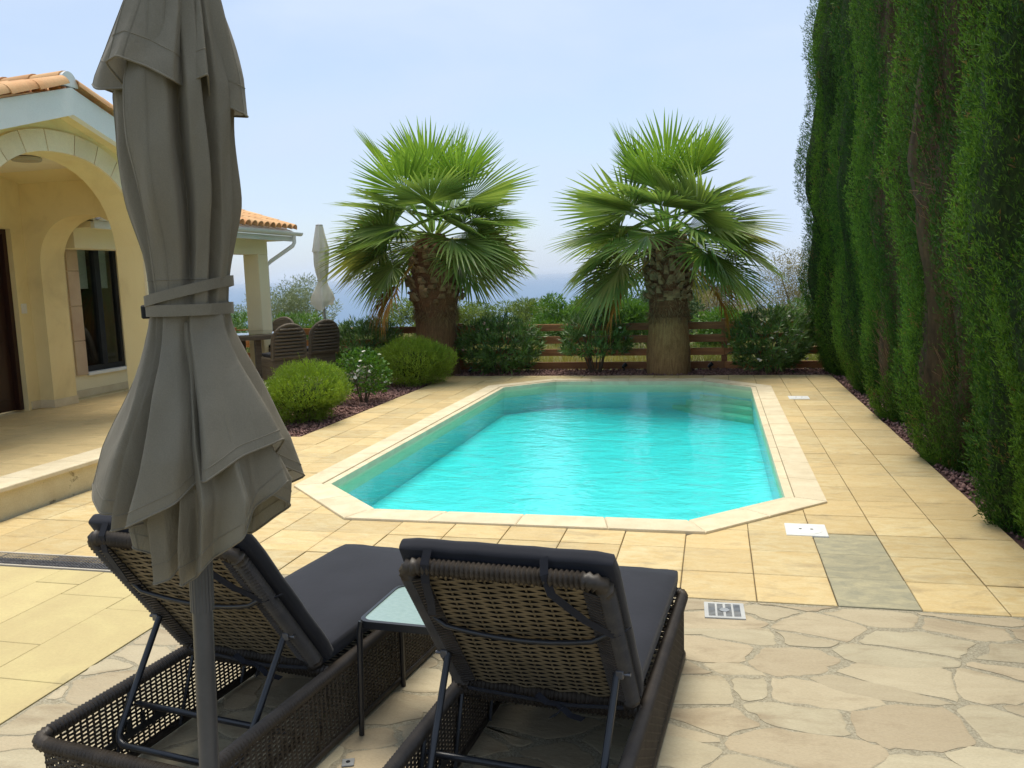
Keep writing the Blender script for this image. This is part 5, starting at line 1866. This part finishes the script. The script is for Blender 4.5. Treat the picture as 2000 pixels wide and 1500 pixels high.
def dining_chair(label, loc, rz):
    t = thing('dining_chair', label, 'chair', loc, rz, 'rattan dining chairs round the outdoor table')
    MB().bbox(-0.26, 0.26, -0.24, 0.27, 0.015, 0.40, 0.03, seg=2).build('seat_base', M_rat, t, smooth=50)
    prof = [(-0.27, 0.36), (0.27, 0.36)] + [(0.27 * math.cos(a), 0.66 + 0.26 * math.sin(a)) for a in np.linspace(0, math.pi, 13)]
    bk = MB()
    for (y0, y1, sc) in ((-0.30, -0.24, 1.0),):
        f0 = [(x, y0 - 0.14 * max(0, z - 0.36) + 0.05 * (1 - (x / 0.27) ** 2) * -1, z) for x, z in prof]
        f1 = [(x * 0.98, y1 - 0.14 * max(0, z - 0.36) + 0.05 * (1 - (x / 0.27) ** 2) * -1, z) for x, z in prof]
        k = len(prof)
        bk.add(f0 + f1, [tuple(range(k)), tuple(reversed(range(k, 2 * k)))] + [(i, (i + 1) % k, k + (i + 1) % k, k + i) for i in range(k)])
    bk = bk.build('backrest', M_rat, t)
    bd = MB()
    wrapped(bd, [(x * 1.02, -0.27 - 0.14 * max(0, z - 0.36) - 0.05 * (1 - (x / 0.27) ** 2), z) for x, z in prof[1:] + prof[:1]], 0.030, 0.05, n=8, amp=0.08)
    bd.build('border', M_rat, bk, smooth=60)
    rw = MB()
    for k in range(9):           # bands of weaving across the back
        z = 0.41 + k * 0.055
        hw = 0.25 if z < 0.66 else 0.25 * math.sqrt(max(0.02, 1 - ((z - 0.66) / 0.26) ** 2))
        rw.tube([(x, -0.302 - 0.14 * (z - 0.36) - 0.05 * (1 - (x / 0.27) ** 2), z + 0.004 * math.sin(x * 60 + k)) for x in np.linspace(-hw, hw, 9)], 0.021, n=6, squash=1.0)
    rw.build('woven_bands', M_rat, bk, smooth=60)
    soft_box(-0.24, 0.24, -0.20, 0.26, 0.40, 0.46, 0.02, sub=5).build('seat_cushion', M_cush, t, smooth=60)
    for sx in (-1, 1):
        for sy in (-0.2, 0.23):
            MB().bbox(sx * 0.22 - 0.025, sx * 0.22 + 0.025, sy - 0.025, sy + 0.025, 0, 0.016, 0.004).build('foot', M_black, t)
    return t


TCX, TCY = -7.85, 13.05
for lab, x, y, rz in (('rattan dining chair nearest the rosemary bush, back to the camera', -6.88, 12.38, R(52)), ('rattan dining chair beside the cream parasol pole', -6.80, 13.42, R(58)),
                      ('rattan dining chair on the house side of the table', -8.85, 12.75, R(-75)), ('rattan dining chair at the far side of the table', -8.05, 14.2, R(175))):
    dining_chair(lab, (x, y, 0.13), rz)
dt = thing('dining_table', 'round rattan dining table with a pale glass top', 'table', (TCX, TCY, 0.13))
MB().lathe([(0.70, 0.655), (0.745, 0.66), (0.755, 0.70), (0.745, 0.735), (0.70, 0.738)], n=48).build('rim', M_rat, dt, smooth=50)
MB().lathe([(0.70, 0.741), (0.712, 0.744), (0.712, 0.750), (0.70, 0.752)], n=48).build('glass_top', glass_mat('table_glass', (0.66, 0.74, 0.74), 0.35, rough=0.02), dt, smooth=30)
for k in range(4):
    a = math.pi / 4 + k * math.pi / 2
    MB().bbox(-0.05, 0.05, -0.05, 0.05, 0.0, 0.66, 0.008, Matrix.Translation((0.52 * math.cos(a), 0.52 * math.sin(a), 0)) @ Matrix.Rotation(a, 4, 'Z')).build('leg', M_rat, dt)

# ================================================================ SMALL THINGS IN THE PAVING
cd = thing('channel_drain', 'long slotted channel drain between driveway pavers and deck tiles', 'drain', (-4.0, 4.295, 0.0))
DRX0, DRX1 = -1.20, 1.235
fd = MB()
for (y0, y1) in ((-0.112, -0.098), (0.098, 0.112)):
    fd.box(DRX0, DRX1, y0, y1, -0.015, 0.006)
fd.build('frame', M_slab, cd)
MB().box(DRX0, DRX1, -0.098, 0.098, -0.02, -0.0055).build('channel', M_dark, cd)
bar_me = MB().bbox(-0.0045, 0.0045, -0.097, 0.097, -0.005, 0.004, 0.0012).mesh('grate_bar', M_steel)
k = 0
x = DRX0 + 0.012
while x < DRX1:
    put('grate_bar', bar_me, cd, loc=(x, 0, 0))
    x += 0.0225
sl = MB()
for y in (-0.05, 0.0, 0.05):
    sl.box(DRX0, DRX1, y - 0.003, y + 0.003, -0.005, 0.0015)
sl.build('cross_rail', M_steel, cd)

dg = thing('floor_drain', 'small square metal floor drain at the edge of the flagstones', 'drain', (0.045, 4.15, 0.003), R(2))
fd = MB()
for (x0, x1, y0, y1) in ((-0.098, 0.098, -0.098, -0.078), (-0.098, 0.098, 0.078, 0.098), (-0.098, -0.078, -0.078, 0.078), (0.078, 0.098, -0.078, 0.078), (-0.006, 0.006, -0.078, 0.078), (-0.045, -0.035, -0.078, 0.078), (0.035, 0.045, -0.078, 0.078)):
    fd.box(x0, x1, y0, y1, -0.012, 0.004)
fd.build('frame', mat('zinc_frame', (0.50, 0.50, 0.47), (0.44, 0.44, 0.42), rough=0.5, fine=0.1), dg)
MB().box(-0.0775, 0.0775, -0.0775, 0.0775, -0.012, -0.003).build('sump', M_dark, dg)
for k in range(9):
    y = -0.066 + k * 0.0165
    MB().box(-0.078, 0.078, y - 0.0035, y + 0.0035, -0.004, 0.0025).build('slat', M_alu, dg)
MB().lathe([(0.012, 0.002), (0.024, 0.004), (0.024, 0.006), (0.012, 0.0065)], n=16).build('hub', M_alu, dg)
for (x, y, r_, s_, lab) in ((0.575, 5.575, R(-1), 1.0, 'square white skimmer lid set in the deck near the pool corner'), (1.07, 11.45, 0, 0.95, 'white lid in the deck beside the far end of the pool')):
    lid = thing('skimmer_lid', lab, 'lid', (x, y, 0.0), r_, 'white skimmer lids')
    MB().bbox(-0.128, 0.128, -0.128, 0.128, -0.01, 0.008, 0.003).build('plate', M_white, lid)
    MB().lathe([(0.104, 0.0078), (0.104, 0.0095), (0.098, 0.0105), (0.02, 0.0105)], n=32).build('disc', M_white, lid, smooth=30)
    for sx in (-1, 1):
        MB().lathe([(0.010, 0.0103), (0.010, 0.0112), (0.004, 0.0113)], n=10, M=Matrix.Translation((sx * 0.035, 0, 0))).build('finger_hole', M_dark, lid)
fp = thing('floor_plate', 'small steel fixing plate on the flagstones between the loungers', 'plate', (-1.27, 2.56, 0.002), R(20))
MB().bbox(-0.022, 0.022, -0.022, 0.022, 0, 0.005, 0.002).build('plate', M_alu, fp)
MB().lathe([(0.008, 0.005), (0.008, 0.0062), (0.004, 0.0063)], n=10).build('screw', M_dark, fp)
for (x, lab) in ((-4.22, 'small black garden spotlight at the foot of the left palm'), (-3.28, 'small black garden spotlight under the fence right of the wide oleander'),
                 (-1.55, 'small black garden spotlight left of the right palm foot'), (-0.08, 'small black garden spotlight right of the right palm foot')):
    sp_ = thing('garden_spotlight', lab, 'lamp', (x, 14.18 if x < -4 else 14.7, -0.03), R(40), 'garden spotlights along the far bed')
    MB().tube([(0, 0, -0.04), (0, 0, 0.09)], 0.009, n=6).build('stake', M_black, sp_)
    MB().tube([(-0.035, 0, 0.085), (0.02, 0, 0.12), (0.04, 0, 0.133)], [0.022, 0.034, 0.038], n=12).build('lamp_head', M_black, sp_, smooth=40)

for o in bpy.data.objects:
    if '_world' in o:
        del o['_world']
